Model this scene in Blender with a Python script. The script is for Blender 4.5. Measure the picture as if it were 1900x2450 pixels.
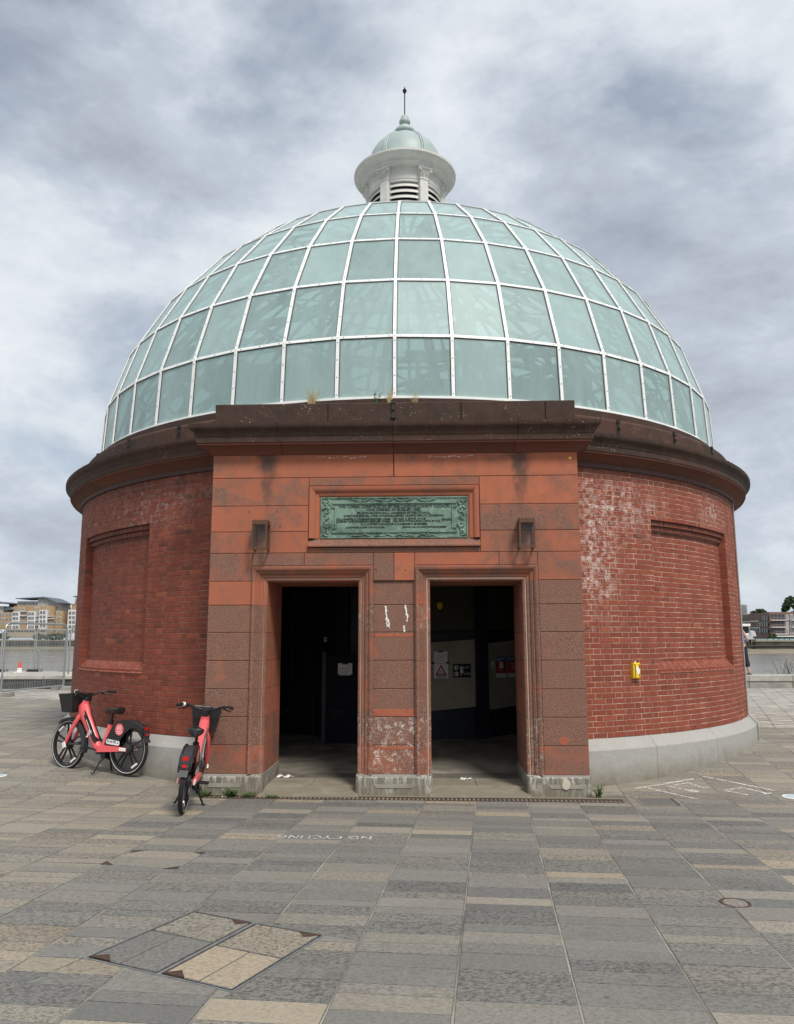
import bpy, math, random
import numpy as np
from math import sin, cos, pi, radians, sqrt
from mathutils import Vector, Matrix, noise

# ------------------------------------------------------------------ scene, camera, sky, sun
for o in list(bpy.data.objects): bpy.data.objects.remove(o)
SC = bpy.context.scene
COL = SC.collection
rnd = random.Random(7)
CAM = (0.09, -15.949, 1.842); YAW, PITCH, ROLL, FPX = -0.01788, 0.16209, -0.00219, 1853.0
PW, PH = 1900.0, 2450.0
cam = bpy.data.cameras.new('camera'); camo = bpy.data.objects.new('camera', cam); COL.objects.link(camo)
cam.sensor_fit = 'VERTICAL'; cam.sensor_height = 24.0; cam.lens = 24.0 * FPX / PH
cam.clip_start = 0.05; cam.clip_end = 6000
camo.matrix_world = Matrix.Translation(CAM) @ Matrix.Rotation(-YAW, 4, 'Z') @ Matrix.Rotation(pi / 2 + PITCH, 4, 'X') @ Matrix.Rotation(ROLL, 4, 'Z')
SC.camera = camo
SC.view_settings.view_transform = 'Standard'; SC.view_settings.look = 'None'
SC.view_settings.gamma = 1.0; SC.view_settings.exposure = 0.48
SC.view_settings.use_curve_mapping = False
try:
    SC.cycles.max_bounces = 8; SC.cycles.transparent_max_bounces = 24; SC.cycles.diffuse_bounces = 4
except Exception: pass

SUN_EL, SUN_AZ = radians(52), radians(28)          # azimuth: to the right behind the camera
sv = Vector((sin(SUN_AZ) * cos(SUN_EL), -cos(SUN_AZ) * cos(SUN_EL), sin(SUN_EL)))
sun = bpy.data.lights.new('sun', 'SUN'); suno = bpy.data.objects.new('sun', sun); COL.objects.link(suno)
sun.energy = 2.3; sun.angle = radians(14); sun.color = (1.0, 0.94, 0.86)
suno.rotation_euler = (-sv).to_track_quat('-Z', 'Y').to_euler(); suno.location = (10, -20, 30)

W = bpy.data.worlds.new('World'); SC.world = W; W.use_nodes = True
class G:
    "tiny node-graph helper"
    def __init__(s, nt): s.nt = nt
    def n(s, t, ins=None, **kw):
        nd = s.nt.nodes.new(t)
        for k, v in kw.items(): setattr(nd, k, v)
        for k, v in (ins or {}).items():
            sock = nd.inputs[k]
            if hasattr(v, 'node'): s.nt.links.new(v, sock)
            else: sock.default_value = v
        return nd
    def math(s, op, a, b=None, c=None, clamp=False):
        d = {0: a}
        if b is not None: d[1] = b
        if c is not None: d[2] = c
        return s.n('ShaderNodeMath', d, operation=op, use_clamp=clamp).outputs[0]
    def mix(s, f, a, b, blend='MIX'):
        nd = s.n('ShaderNodeMix', data_type='RGBA', blend_type=blend)
        for k, v in ((0, f), (6, a), (7, b)):
            if hasattr(v, 'node'): s.nt.links.new(v, nd.inputs[k])
            else: nd.inputs[k].default_value = (v if k == 0 else (*v, 1.0) if len(v) == 3 else v)
        return nd.outputs[2]
    def noise(s, vec, scale, detail=4, rough=0.55, dist=0.0):
        nd = s.n('ShaderNodeTexNoise', {'Scale': scale, 'Detail': detail, 'Roughness': rough, 'Distortion': dist})
        if vec is not None: s.nt.links.new(vec, nd.inputs['Vector'])
        return nd.outputs[0]
    def ramp(s, f, a, b, x=0.0, y=1.0):
        return s.n('ShaderNodeMapRange', {0: f, 1: a, 2: b, 3: x, 4: y}, clamp=True).outputs[0]
    def cramp(s, f, stops):
        nd = s.n('ShaderNodeValToRGB', {0: f}); el = nd.color_ramp.elements
        while len(el) < len(stops): el.new(0.5)
        for e, (p, c) in zip(el, stops): e.position = p; e.color = (*c, 1)
        return nd.outputs[0]

g = G(W.node_tree); W.node_tree.nodes.clear()
tc = g.n('ShaderNodeTexCoord').outputs['Generated']
sky = g.n('ShaderNodeTexSky', sky_type='NISHITA', sun_disc=False, sun_elevation=SUN_EL, sun_rotation=pi - SUN_AZ, altitude=10.0, air_density=1.0, dust_density=2.0)
sx = g.n('ShaderNodeSeparateXYZ', {0: tc})
cp = g.n('ShaderNodeMapping', {0: tc, 1: (1.7, 0.4, 0.9), 3: (1.0, 1.0, 1.9)}).outputs[0]
n1 = g.noise(cp, 2.5, 10, 0.62, 0.15)
n2 = g.noise(cp, 7.5, 9, 0.66, 0.15)
n3 = g.noise(cp, 1.05, 3, 0.5, 0.2)
cl = g.math('ADD', g.math('MULTIPLY', n1, 0.54), g.math('ADD', g.math('MULTIPLY', n2, 0.16), g.math('MULTIPLY', n3, 0.45)))
cloudc = g.cramp(cl, [(0.42, (3.8, 4.2, 4.85)), (0.50, (5.0, 5.55, 6.35)), (0.56, (6.4, 6.95, 7.55)), (0.635, (7.8, 8.15, 8.5)), (0.72, (9.8, 9.8, 9.8))])
gap = g.ramp(g.noise(g.n('ShaderNodeVectorMath', {0: cp, 1: (5.2, 1.3, 0)}, operation='ADD').outputs[0], 2.6, 5, 0.55, 0.3), 0.51, 0.64, 0.0, 0.42)
skyc = g.mix(1.0, sky.outputs[0], (1.0, 1.0, 1.0), 'MULTIPLY')
allc = g.mix(gap, cloudc, skyc)
bg = g.n('ShaderNodeBackground', {0: allc, 1: 0.078})
g.nt.links.new(bg.outputs[0], g.n('ShaderNodeOutputWorld').inputs[0])

# ------------------------------------------------------------------ pixel -> ray (photograph pixels); distance always from a real plane
def ray(px, py):
    X = (px - PW / 2) / FPX; U = -(py - PH / 2) / FPX
    sr, cr = sin(ROLL), cos(ROLL); x1 = X * cr - U * sr; up = X * sr + U * cr
    yy = cos(PITCH) - up * sin(PITCH); zz = sin(PITCH) + up * cos(PITCH)
    return Vector((x1 * cos(YAW) + yy * sin(YAW), -x1 * sin(YAW) + yy * cos(YAW), zz))
def at_y(px, py, Y):
    d = ray(px, py); return Vector(CAM) + d * ((Y - CAM[1]) / d.y)
GP = [(-30, 0.031 * 23.38), (-7.5, 0.0275), (-7.1, 0.0165), (-6.75, 0.009), (-6.45, 0.008), (-6.15, 0.017), (-5.8, 0.035), (-5.2, 0.08), (-3.6, 0.2), (0.5, 0.3), (400, 0.3)]
def gz(y):
    for (a, za), (b, zb) in zip(GP, GP[1:]):
        if y <= b: return za + (zb - za) * (y - a) / (b - a)
    return 0.3

# ------------------------------------------------------------------ mesh builder
class MB:
    def __init__(s): s.v, s.f, s.c, s.m = [], [], [], []; s.col = (0.5, 0.0, 0.5, 1); s.mi = 0
    def face(s, *pts):
        i = len(s.v); s.v += [tuple(p) for p in pts]; s._f(tuple(range(i, i + len(pts))))
    def _f(s, idx): s.f.append(idx); s.c.append(s.col); s.m.append(s.mi)
    def hexa(s, p):                   # 0-3 bottom ccw, 4-7 top
        i = len(s.v); s.v += [tuple(q) for q in p]
        for q in ((3, 2, 1, 0), (4, 5, 6, 7), (0, 1, 5, 4), (1, 2, 6, 5), (2, 3, 7, 6), (3, 0, 4, 7)): s._f(tuple(i + k for k in q))
    def box(s, x0, x1, y0, y1, z0, z1, M=None):
        p = [(x0, y0, z0), (x1, y0, z0), (x1, y1, z0), (x0, y1, z0), (x0, y0, z1), (x1, y0, z1), (x1, y1, z1), (x0, y1, z1)]
        if M is not None: p = [M @ Vector(q) for q in p]
        s.hexa(p)
    def cbox(s, x0, x1, y0, y1, z0, z1, b=0.008, M=None):  # box with chamfers on front (y0) and vertical/horizontal front edges
        p = [(x0, y1, z0), (x1, y1, z0), (x1, y1, z1), (x0, y1, z1), (x0, y0 + b, z0), (x1, y0 + b, z0), (x1, y0 + b, z1), (x0, y0 + b, z1),
             (x0 + b, y0, z0 + b), (x1 - b, y0, z0 + b), (x1 - b, y0, z1 - b), (x0 + b, y0, z1 - b)]
        if M is not None: p = [M @ Vector(q) for q in p]
        i = len(s.v); s.v += [tuple(q) for q in p]
        for q in ((8, 9, 10, 11), (4, 5, 9, 8), (5, 6, 10, 9), (6, 7, 11, 10), (7, 4, 8, 11), (0, 1, 5, 4), (1, 2, 6, 5), (2, 3, 7, 6), (3, 0, 4, 7), (3, 2, 1, 0)):
            s._f(tuple(i + k for k in q))
    def rows(s, rows, close_u=False, close_v=False, caps=False):     # grid of rows of points
        nu = len(rows); nv = len(rows[0]); i = len(s.v)
        for r in rows: s.v += [tuple(q) for q in r]
        for a in range(nu if close_u else nu - 1):
            for b in range(nv if close_v else nv - 1):
                a2, b2 = (a + 1) % nu, (b + 1) % nv
                s._f((i + a * nv + b, i + a2 * nv + b, i + a2 * nv + b2, i + a * nv + b2))
        if caps:
            s._f(tuple(i + k for k in range(nv))); s._f(tuple(i + (nu - 1) * nv + k for k in reversed(range(nv))))
    def tube(s, path, r, n=8, caps=True):
        path = [Vector(p) for p in path]; R = r if isinstance(r, (list, tuple)) else [r] * len(path)
        rows = []; up = None
        for k, p in enumerate(path):
            t = (path[min(k + 1, len(path) - 1)] - path[max(k - 1, 0)]).normalized()
            if up is None: up = Vector((0, 0, 1)) if abs(t.z) < 0.9 else Vector((1, 0, 0))
            a = t.cross(up).normalized(); up = a.cross(t).normalized()
            rows.append([p + (a * cos(2 * pi * j / n) + up * sin(2 * pi * j / n)) * R[k] for j in range(n)])
        s.rows(rows, close_v=True, caps=caps)
    def lathe(s, prof, n=32, a0=0, a1=2 * pi, M=None):
        full = abs(a1 - a0 - 2 * pi) < 1e-6; m = n if full else n + 1
        rows = [[(r * sin(a0 + (a1 - a0) * j / n), -r * cos(a0 + (a1 - a0) * j / n), z) for (r, z) in prof] for j in range(m)]
        if M is not None: rows = [[M @ Vector(q) for q in rw] for rw in rows]
        s.rows(rows, close_u=full)
    def prism(s, poly, y0, y1, M=None):       # polygon in xz, extruded in y
        a = [(x, y0, z) for x, z in poly]; b = [(x, y1, z) for x, z in poly]
        if M is not None: a = [M @ Vector(q) for q in a]; b = [M @ Vector(q) for q in b]
        i = len(s.v); n = len(poly); s.v += [tuple(q) for q in a + b]
        s._f(tuple(range(i, i + n))); s._f(tuple(range(i + 2 * n - 1, i + n - 1, -1)))
        for k in range(n): k2 = (k + 1) % n; s._f((i + k, i + n + k, i + n + k2, i + k2))
    def mesh(s, name):
        me = bpy.data.meshes.new(name); me.from_pydata(s.v, [], s.f); me.update()
        at = me.attributes.new('data', 'FLOAT_COLOR', 'FACE')
        at.data.foreach_set('color', np.array([(c + (1.0,))[:4] for c in s.c], dtype=np.float32).ravel())
        return me
    def build(s, name, mats, parent=None, smooth=False, kind=None, loc=None, fix=True):
        me = s.mesh(name)
        if fix:
            import bmesh
            bm = bmesh.new(); bm.from_mesh(me); bmesh.ops.recalc_face_normals(bm, faces=bm.faces); bm.to_mesh(me); bm.free()
        if not isinstance(mats, (list, tuple)): mats = [mats]
        for m in mats: me.materials.append(m)
        if len(mats) > 1: me.polygons.foreach_set('material_index', np.array(s.m, dtype=np.int32))
        if smooth:
            me.polygons.foreach_set('use_smooth', np.ones(len(s.f), dtype=bool))
            if smooth != 'all': me.set_sharp_from_angle(angle=radians(38))
        o = bpy.data.objects.new(name, me); COL.objects.link(o)
        if parent: o.parent = parent
        if kind: o['kind'] = kind
        if loc: o.location = loc
        return o
def empty(name, loc=(0, 0, 0), rz=0, parent=None):
    o = bpy.data.objects.new(name, None); COL.objects.link(o); o.location = loc; o.rotation_euler = (0, 0, rz)
    o.empty_display_size = 0.2
    if parent: o.parent = parent
    return o
def tag(o, label, cat, group=None):
    o['label'] = label; o['category'] = cat
    if group: o['group'] = group
    return o
def text(name, body, size, M, material, parent=None, ext=0.001, align='CENTER', sx=1.0, space=1.0, off=0.0):
    cu = bpy.data.curves.new(name, 'FONT'); cu.body = body; cu.size = size; cu.extrude = ext; cu.align_x = align; cu.align_y = 'CENTER'
    cu.space_character = space; cu.offset = off; cu.resolution_u = 3
    t = bpy.data.objects.new(name, cu); COL.objects.link(t)
    bpy.context.view_layer.update()
    me = bpy.data.meshes.new_from_object(t.evaluated_get(bpy.context.evaluated_depsgraph_get()))
    bpy.data.objects.remove(t); bpy.data.curves.remove(cu)
    me.transform(M @ Matrix.Diagonal((sx, 1, 1, 1))); me.name = name
    me.materials.clear(); me.materials.append(material)
    o = bpy.data.objects.new(name, me); COL.objects.link(o)
    if parent: o.parent = parent
    return o

# ------------------------------------------------------------------ materials
def newmat(name):
    m = bpy.data.materials.new(name); m.use_nodes = True; nt = m.node_tree; nt.nodes.clear(); q = G(nt)
    q.out = q.n('ShaderNodeOutputMaterial'); return m, q
def finish(q, col, rough=0.8, bump=None, bstr=0.3, bdist=0.01, metal=0.0, spec=0.5, **kw):
    ins = {'Roughness': rough, 'Metallic': metal, 'Specular IOR Level': spec}
    ins['Base Color'] = col if hasattr(col, 'node') else (*col, 1)
    for k, v in kw.items(): ins[k] = v
    b = q.n('ShaderNodeBsdfPrincipled', ins)
    if bump is not None:
        bn = q.n('ShaderNodeBump', {'Height': bump, 'Strength': bstr, 'Distance': bdist}); q.nt.links.new(bn.outputs[0], b.inputs['Normal'])
    q.nt.links.new(b.outputs[0], q.out.inputs[0]); return b
def simple(name, col, rough=0.5, metal=0.0, var=0.12, scale=12.0, bstr=0.05, spec=0.5, **kw):
    m, q = newmat(name); p = q.n('ShaderNodeNewGeometry').outputs['Position']
    n = q.noise(p, scale, 5, 0.6)
    c = q.mix(q.ramp(n, 0.3, 0.7), tuple(x * (1 - var) for x in col), tuple(min(1, x * (1 + var)) for x in col))
    r = q.ramp(n, 0.2, 0.8, max(0.02, rough - 0.08), min(1, rough + 0.08))
    finish(q, c, r, n, bstr, 0.004, metal, spec, **kw); return m
def pos_obj(q, root):
    t = q.n('ShaderNodeTexCoord'); t.object = root; return t.outputs['Object']
ROT = empty('tunnel_rotunda', (0, 0, 0), -0.01921)
tag(ROT, 'round red brick tunnel entrance with stone portal and glazed dome', 'building')

# brick: data = (tone, white bloom, darkening)
def brick_mat():
    m, q = newmat('brick'); p = pos_obj(q, ROT)
    a = q.n('ShaderNodeSeparateColor', {0: q.n('ShaderNodeAttribute', attribute_name='data').outputs['Color']})
    c = q.cramp(a.outputs[0], [(0.0, (0.11, 0.028, 0.016)), (0.35, (0.205, 0.041, 0.020)), (0.7, (0.275, 0.060, 0.027)), (1.0, (0.35, 0.103, 0.047))])
    n = q.noise(p, 38, 6, 0.65); nn = q.noise(p, 9, 4, 0.6)
    c = q.mix(q.ramp(n, 0.35, 0.75, 0, 0.45), c, (0.125, 0.036, 0.022))
    c = q.mix(q.ramp(nn, 0.45, 0.75, 0, 0.30), c, (0.30, 0.10, 0.06))
    w = q.math('MULTIPLY', a.outputs[1], q.ramp(q.math('ADD', q.math('MULTIPLY', q.noise(p, 13, 8, 0.7), 0.8), q.math('MULTIPLY', n, 0.25)), 0.50, 0.60), clamp=True)
    c = q.mix(w, c, (0.54, 0.45, 0.42))
    c = q.mix(a.outputs[2], c, (0.03, 0.02, 0.017))
    finish(q, c, 0.82, n, 0.35, 0.006); return m
def mortar_mat():
    m, q = newmat('mortar'); p = pos_obj(q, ROT)
    s = q.n('ShaderNodeSeparateXYZ', {0: p}).outputs[0]
    n = q.noise(p, 30, 5, 0.6); nl = q.noise(p, 1.5, 3, 0.5)
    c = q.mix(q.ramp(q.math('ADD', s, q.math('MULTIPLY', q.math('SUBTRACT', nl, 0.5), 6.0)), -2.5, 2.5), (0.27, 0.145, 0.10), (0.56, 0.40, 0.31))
    c = q.mix(q.ramp(n, 0.4, 0.8, 0, 0.4), c, (0.20, 0.10, 0.075))
    finish(q, c, 0.9, n, 0.3, 0.004); return m
# red stone: data = (weathering, lime bloom, tone)
def stone_mat():
    m, q = newmat('red_stone'); p = pos_obj(q, ROT)
    a = q.n('ShaderNodeSeparateColor', {0: q.n('ShaderNodeAttribute', attribute_name='data').outputs['Color']})
    fine = q.noise(p, 72, 4, 0.7); med = q.noise(p, 7, 6, 0.62, 0.3); big = q.noise(p, 2.6, 8, 0.66, 0.6)
    red = q.mix(a.outputs[2], (0.27, 0.080, 0.042), (0.42, 0.128, 0.064))
    red = q.mix(q.ramp(med, 0.35, 0.7), red, (0.32, 0.108, 0.060))
    br = q.mix(q.ramp(fine, 0.36, 0.62), (0.066, 0.036, 0.026), (0.30, 0.162, 0.118))
    br = q.mix(q.ramp(med, 0.3, 0.75, 0, 0.55), br, (0.19, 0.078, 0.050))
    wf = q.ramp(q.math('ADD', q.math('ADD', a.outputs[0], q.math('MULTIPLY', q.math('SUBTRACT', big, 0.5), 2.1)), q.math('MULTIPLY', q.math('SUBTRACT', fine, 0.5), 0.6)), 0.28, 0.72)
    c = q.mix(wf, red, br)
    xyz = q.n('ShaderNodeSeparateXYZ', {0: p})
    ax = q.math('ABSOLUTE', q.math('ADD', xyz.outputs[0], q.math('MULTIPLY', q.math('SUBTRACT', med, 0.5), 0.22)))
    wd = q.ramp(xyz.outputs[2], 3.35, 4.2, 0.02, 0.15)             # soot runs below the cornice joints
    st = q.ramp(q.math('DIVIDE', q.math('ABSOLUTE', q.math('SUBTRACT', ax, 1.60)), wd), 0.5, 1.25, 1, 0)
    st = q.math('MULTIPLY', st, q.math('MULTIPLY', q.ramp(xyz.outputs[2], 3.3, 3.9), q.ramp(med, 0.25, 0.6, 0.35, 0.8)), clamp=True)
    c = q.mix(st, c, (0.045, 0.036, 0.030))
    lime = q.math('MULTIPLY', a.outputs[1], q.ramp(q.math('ADD', q.math('MULTIPLY', q.noise(p, 16, 8, 0.75), 0.6), q.math('MULTIPLY', fine, 0.42)), 0.53, 0.6), clamp=True)
    c = q.mix(lime, c, (0.62, 0.55, 0.50))
    h = q.math('ADD', q.math('MULTIPLY', fine, q.math('ADD', q.math('MULTIPLY', wf, 0.8), 0.1)), q.math('MULTIPLY', med, 0.3))
    finish(q, c, 0.85, h, 0.5, 0.008); return m
def granite_mat(name, lo, hi, lime=0.0, root=None):
    m, q = newmat(name); p = pos_obj(q, root or ROT)
    fine = q.noise(p, 120, 3, 0.7); med = q.noise(p, 4, 6, 0.62, 0.3)
    c = q.mix(q.ramp(fine, 0.34, 0.66), lo, hi)
    c = q.mix(q.ramp(med, 0.4, 0.75, 0, 0.55), c, tuple(x * 0.62 for x in hi))
    z = q.n('ShaderNodeSeparateXYZ', {0: p}).outputs[2]
    if lime:
        st = q.n('ShaderNodeMapping', {0: p, 3: (26, 26, 5)}).outputs[0]
        l = q.ramp(q.math('ADD', q.math('MULTIPLY', q.noise(st, 1.0, 6, 0.75), 0.8), q.math('MULTIPLY', fine, 0.25)), 0.50, 0.60, 0, lime)
        c = q.mix(l, c, (0.66, 0.63, 0.57))
    c = q.mix(q.ramp(q.math('ADD', z, q.math('MULTIPLY', q.math('SUBTRACT', med, 0.5), 0.55)), 0.02, 0.34, 0.85, 0), c, (0.17, 0.148, 0.105))
    finish(q, c, 0.8, fine, 0.25, 0.004); return m
def dark_stone_mat():
    m, q = newmat('dark_stone'); p = pos_obj(q, ROT)
    a = q.n('ShaderNodeSeparateColor', {0: q.n('ShaderNodeAttribute', attribute_name='data').outputs['Color']})
    fine = q.noise(p, 80, 4, 0.7); med = q.noise(p, 6, 6, 0.65, 0.3)
    c = q.mix(q.ramp(med, 0.35, 0.7), (0.013, 0.009, 0.007), (0.050, 0.029, 0.021))
    c = q.mix(q.ramp(fine, 0.4, 0.7, 0, 0.6), c, (0.085, 0.056, 0.042))
    c = q.mix(a.outputs[2], c, (0.165, 0.052, 0.030))
    v = q.n('ShaderNodeTexVoronoi', {'Vector': p, 'Scale': 26.0, 'Randomness': 1.0}).outputs['Distance']
    li = q.math('MULTIPLY', q.ramp(v, 0.10, 0.20, 1, 0), q.ramp(q.noise(p, 3.0, 4, 0.6), 0.50, 0.62), clamp=True)
    c = q.mix(q.math('MULTIPLY', li, a.outputs[1], clamp=True), c, (0.42, 0.38, 0.30))
    c = q.mix(q.ramp(q.noise(p, 2.2, 5, 0.7), 0.6, 0.75, 0, 0.3), c, (0.10, 0.085, 0.040))
    finish(q, c, 0.9, q.math('ADD', fine, med), 0.5, 0.008); return m
def glass_mat(name, base=0.51):
    m, q = newmat(name); p = q.n('ShaderNodeNewGeometry').outputs['Position']
    a = q.n('ShaderNodeSeparateColor', {0: q.n('ShaderNodeAttribute', attribute_name='data').outputs['Color']})
    n = q.noise(q.n('ShaderNodeMapping', {0: p, 3: (2.6, 2.6, 0.7)}).outputs[0], 1.0, 7, 0.68, 0.4)
    tr = q.n('ShaderNodeBsdfTransparent', {0: (0.86, 0.96, 0.945, 1)})
    df = q.n('ShaderNodeBsdfDiffuse', {0: (0.64, 0.785, 0.785, 1)}); tl = q.n('ShaderNodeBsdfTranslucent', {0: (0.70, 0.86, 0.86, 1)})
    milk = q.n('ShaderNodeMixShader', {0: 0.45, 1: df.outputs[0], 2: tl.outputs[0]})
    f = q.math('ADD', q.math('ADD', q.math('MULTIPLY', n, 0.50), base - 0.25), q.math('MULTIPLY', q.math('SUBTRACT', a.outputs[0], 0.5), 0.22), clamp=True)
    body = q.n('ShaderNodeMixShader', {0: f, 1: tr.outputs[0], 2: milk.outputs[0]})
    gl = q.n('ShaderNodeBsdfGlossy', {0: (0.95, 1, 1, 1), 'Roughness': 0.44})
    fr0 = q.n('ShaderNodeFresnel', {0: 1.48}).outputs[0]; bf = q.n('ShaderNodeNewGeometry').outputs['Backfacing']; fr = q.math('ADD', q.math('MULTIPLY', fr0, q.math('SUBTRACT', 1.0, bf)), q.math('MULTIPLY', bf, 0.04))
    o = q.n('ShaderNodeMixShader', {0: q.math('MULTIPLY', fr, 0.62, clamp=True), 1: body.outputs[0], 2: gl.outputs[0]})
    q.nt.links.new(o.outputs[0], q.out.inputs[0]); return m
def paving_mat(name, cream=False):
    m, q = newmat(name); p = q.n('ShaderNodeNewGeometry').outputs['Position']
    a = q.n('ShaderNodeSeparateColor', {0: q.n('ShaderNodeAttribute', attribute_name='data').outputs['Color']})
    if cream:
        c = q.cramp(a.outputs[0], [(0.0, (0.16, 0.15, 0.135)), (0.4, (0.48, 0.45, 0.40)), (1.0, (0.70, 0.665, 0.60))])
    else:
        c = q.cramp(a.outputs[0], [(0.0, (0.155, 0.157, 0.150)), (0.3, (0.222, 0.217, 0.198)), (0.55, (0.290, 0.268, 0.226)), (0.8, (0.362, 0.311, 0.236)), (1.0, (0.46, 0.376, 0.270))])
    c = q.mix(1.0, c, q.cramp(a.outputs[1], [(0, (0.86, 0.86, 0.87)), (1, (1.14, 1.12, 1.09))]), 'MULTIPLY')
    off = q.n('ShaderNodeVectorMath', {0: p, 1: q.n('ShaderNodeVectorMath', {0: q.n('ShaderNodeAttribute', attribute_name='data').outputs['Color'], 1: (37, 37, 37)}, operation='MULTIPLY').outputs[0]}, operation='ADD').outputs[0]
    stq = q.n('ShaderNodeMapping', {0: off, 3: (40, 62, 40)}).outputs[0]
    grit = q.noise(stq, 1.0, 5, 0.72, 0.5); fine = q.noise(p, 150, 3, 0.7); blot = q.noise(p, 1.3, 6, 0.65, 0.5)
    pits = q.math('MULTIPLY', q.ramp(grit, 0.40, 0.54, 1, 0), q.ramp(a.outputs[2], 0.1, 0.9, 0.35, 1.0), clamp=True)
    c = q.mix(pits, c, q.mix(1.0, c, (0.36, 0.36, 0.355), 'MULTIPLY'))
    c = q.mix(q.math('MULTIPLY', q.ramp(grit, 0.58, 0.72), 0.35), c, q.mix(1.0, c, (1.45, 1.42, 1.36), 'MULTIPLY'))
    c = q.mix(q.ramp(fine, 0.35, 0.65, 0, 0.5), c, q.mix(1.0, c, (0.62, 0.62, 0.62), 'MULTIPLY'))
    c = q.mix(q.ramp(blot, 0.52, 0.8, 0, 0.5), c, q.mix(1.0, c, (0.60, 0.585, 0.55), 'MULTIPLY'))
    sp = q.n('ShaderNodeTexVoronoi', {'Vector': p, 'Scale': 2.6, 'Randomness': 1.0}).outputs['Distance']
    c = q.mix(q.ramp(q.math('ADD', sp, q.math('MULTIPLY', fine, 0.03)), 0.035, 0.06, 0.6, 0), c, (0.035, 0.033, 0.03))
    h = q.math('ADD', q.math('MULTIPLY', grit, q.ramp(a.outputs[2], 0, 1, 0.3, 1.2)), q.math('MULTIPLY', fine, 0.25))
    finish(q, c, q.ramp(blot, 0.3, 0.7, 0.62, 0.8), h, 0.45, 0.006); return m
def water_mat():
    m, q = newmat('river_water'); p = q.n('ShaderNodeNewGeometry').outputs['Position']
    v = q.n('ShaderNodeMapping', {0: p, 3: (0.25, 1.0, 1.0)}).outputs[0]
    n = q.noise(v, 0.7, 6, 0.65, 0.3); n2 = q.noise(v, 0.06, 3, 0.5)
    c = q.mix(q.ramp(n2, 0.35, 0.65), (0.17, 0.15, 0.115), (0.24, 0.225, 0.19))
    finish(q, c, 0.12, n, 0.6, 0.35); return m
def plaque_mat():
    m, q = newmat('verdigris_bronze'); p = pos_obj(q, ROT)
    n = q.noise(q.n('ShaderNodeMapping', {0: p, 3: (4, 4, 5)}).outputs[0], 1.0, 6, 0.65, 0.8); f = q.noise(p, 45, 4, 0.6)
    c = q.mix(q.ramp(n, 0.36, 0.58), (0.072, 0.118, 0.093), (0.205, 0.315, 0.245))
    c = q.mix(q.ramp(f, 0.45, 0.7, 0, 0.5), c, (0.07, 0.11, 0.09))
    finish(q, c, 0.6, f, 0.3, 0.003, 0.25); return m
def painted_wall(name, c0, c1, scale=3, rough=0.75):
    m, q = newmat(name); p = q.n('ShaderNodeNewGeometry').outputs['Position']
    n = q.noise(p, scale, 6, 0.65, 0.4); f = q.noise(p, scale * 18, 3, 0.6)
    c = q.mix(q.ramp(n, 0.35, 0.68), c0, c1)
    finish(q, c, rough, f, 0.15, 0.003); return m
M = {}
M['brick'] = brick_mat(); M['mortar'] = mortar_mat(); M['stone'] = stone_mat(); M['dark'] = dark_stone_mat()
M['granite'] = granite_mat('grey_granite', (0.24, 0.238, 0.222), (0.47, 0.462, 0.435))
M['base'] = granite_mat('weathered_granite', (0.085, 0.085, 0.075), (0.225, 0.222, 0.20), 0.85)
M['sill'] = granite_mat('step_stone', (0.30, 0.27, 0.215), (0.47, 0.43, 0.35))
M['glass'] = glass_mat('dome_glass'); M['pave'] = paving_mat('paving_stone'); M['cream'] = paving_mat('cream_setts', True)
M['joint'] = painted_wall('paving_joint', (0.11, 0.10, 0.08), (0.38, 0.355, 0.295), 1.1, 0.9)
M['white_metal'] = simple('white_metal', (0.82, 0.84, 0.83), 0.4, 0.0, 0.06, 6)
M['black_seal'] = simple('black_seal', (0.02, 0.023, 0.024), 0.6)
M['steel'] = simple('painted_steel', (0.075, 0.125, 0.115), 0.55, 0, 0.3, 3)
M['cup_green'] = simple('grey_green_lead', (0.335, 0.415, 0.405), 0.5, 0, 0.10, 3)
M['cup_white'] = simple('offwhite_paint', (0.60, 0.595, 0.565), 0.55, 0, 0.10, 5)
M['void'] = simple('dark_void', (0.012, 0.012, 0.013), 0.9)
M['lead'] = simple('purple_grey_band', (0.080, 0.042, 0.040), 0.8, 0, 0.12, 4)
M['iron'] = simple('dark_iron', (0.030, 0.024, 0.020), 0.6, 0.4, 0.35, 30, 0.2)
M['rust'] = simple('rusty_iron', (0.070, 0.042, 0.028), 0.75, 0.2, 0.4, 30, 0.3)
M['brown_metal'] = simple('brown_metal', (0.105, 0.050, 0.030), 0.45, 0.2, 0.12, 20)
M['bronze'] = plaque_mat(); M['bronze_dark'] = simple('dark_bronze', (0.016, 0.025, 0.020), 0.5, 0.3)
def clear_glass(name):
    m, q = newmat(name); t = q.n('ShaderNodeBsdfTransparent', {0: (0.93, 0.95, 0.94, 1)}); gl = q.n('ShaderNodeBsdfGlossy', {'Roughness': 0.1})
    o = q.n('ShaderNodeMixShader', {0: 0.02, 1: t.outputs[0], 2: gl.outputs[0]}); q.nt.links.new(o.outputs[0], q.out.inputs[0]); return m
M['lampglass'] = clear_glass('lamp_glass')
M['paint'] = None
def worn_paint(name, col, thr):
    m, q = newmat(name); p = q.n('ShaderNodeNewGeometry').outputs['Position']
    n = q.ramp(q.math('ADD', q.math('MULTIPLY', q.noise(p, 30, 6, 0.7), 0.7), q.math('MULTIPLY', q.noise(p, 140, 3, 0.7), 0.3)), thr, thr + 0.07)
    b = q.n('ShaderNodeBsdfPrincipled', {'Base Color': (*col, 1), 'Roughness': 0.8}); t = q.n('ShaderNodeBsdfTransparent')
    o = q.n('ShaderNodeMixShader', {0: n, 1: t.outputs[0], 2: b.outputs[0]}); q.nt.links.new(o.outputs[0], q.out.inputs[0]); return m
M['spray'] = worn_paint('sprayed_white', (0.66, 0.65, 0.61), 0.455)
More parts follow.
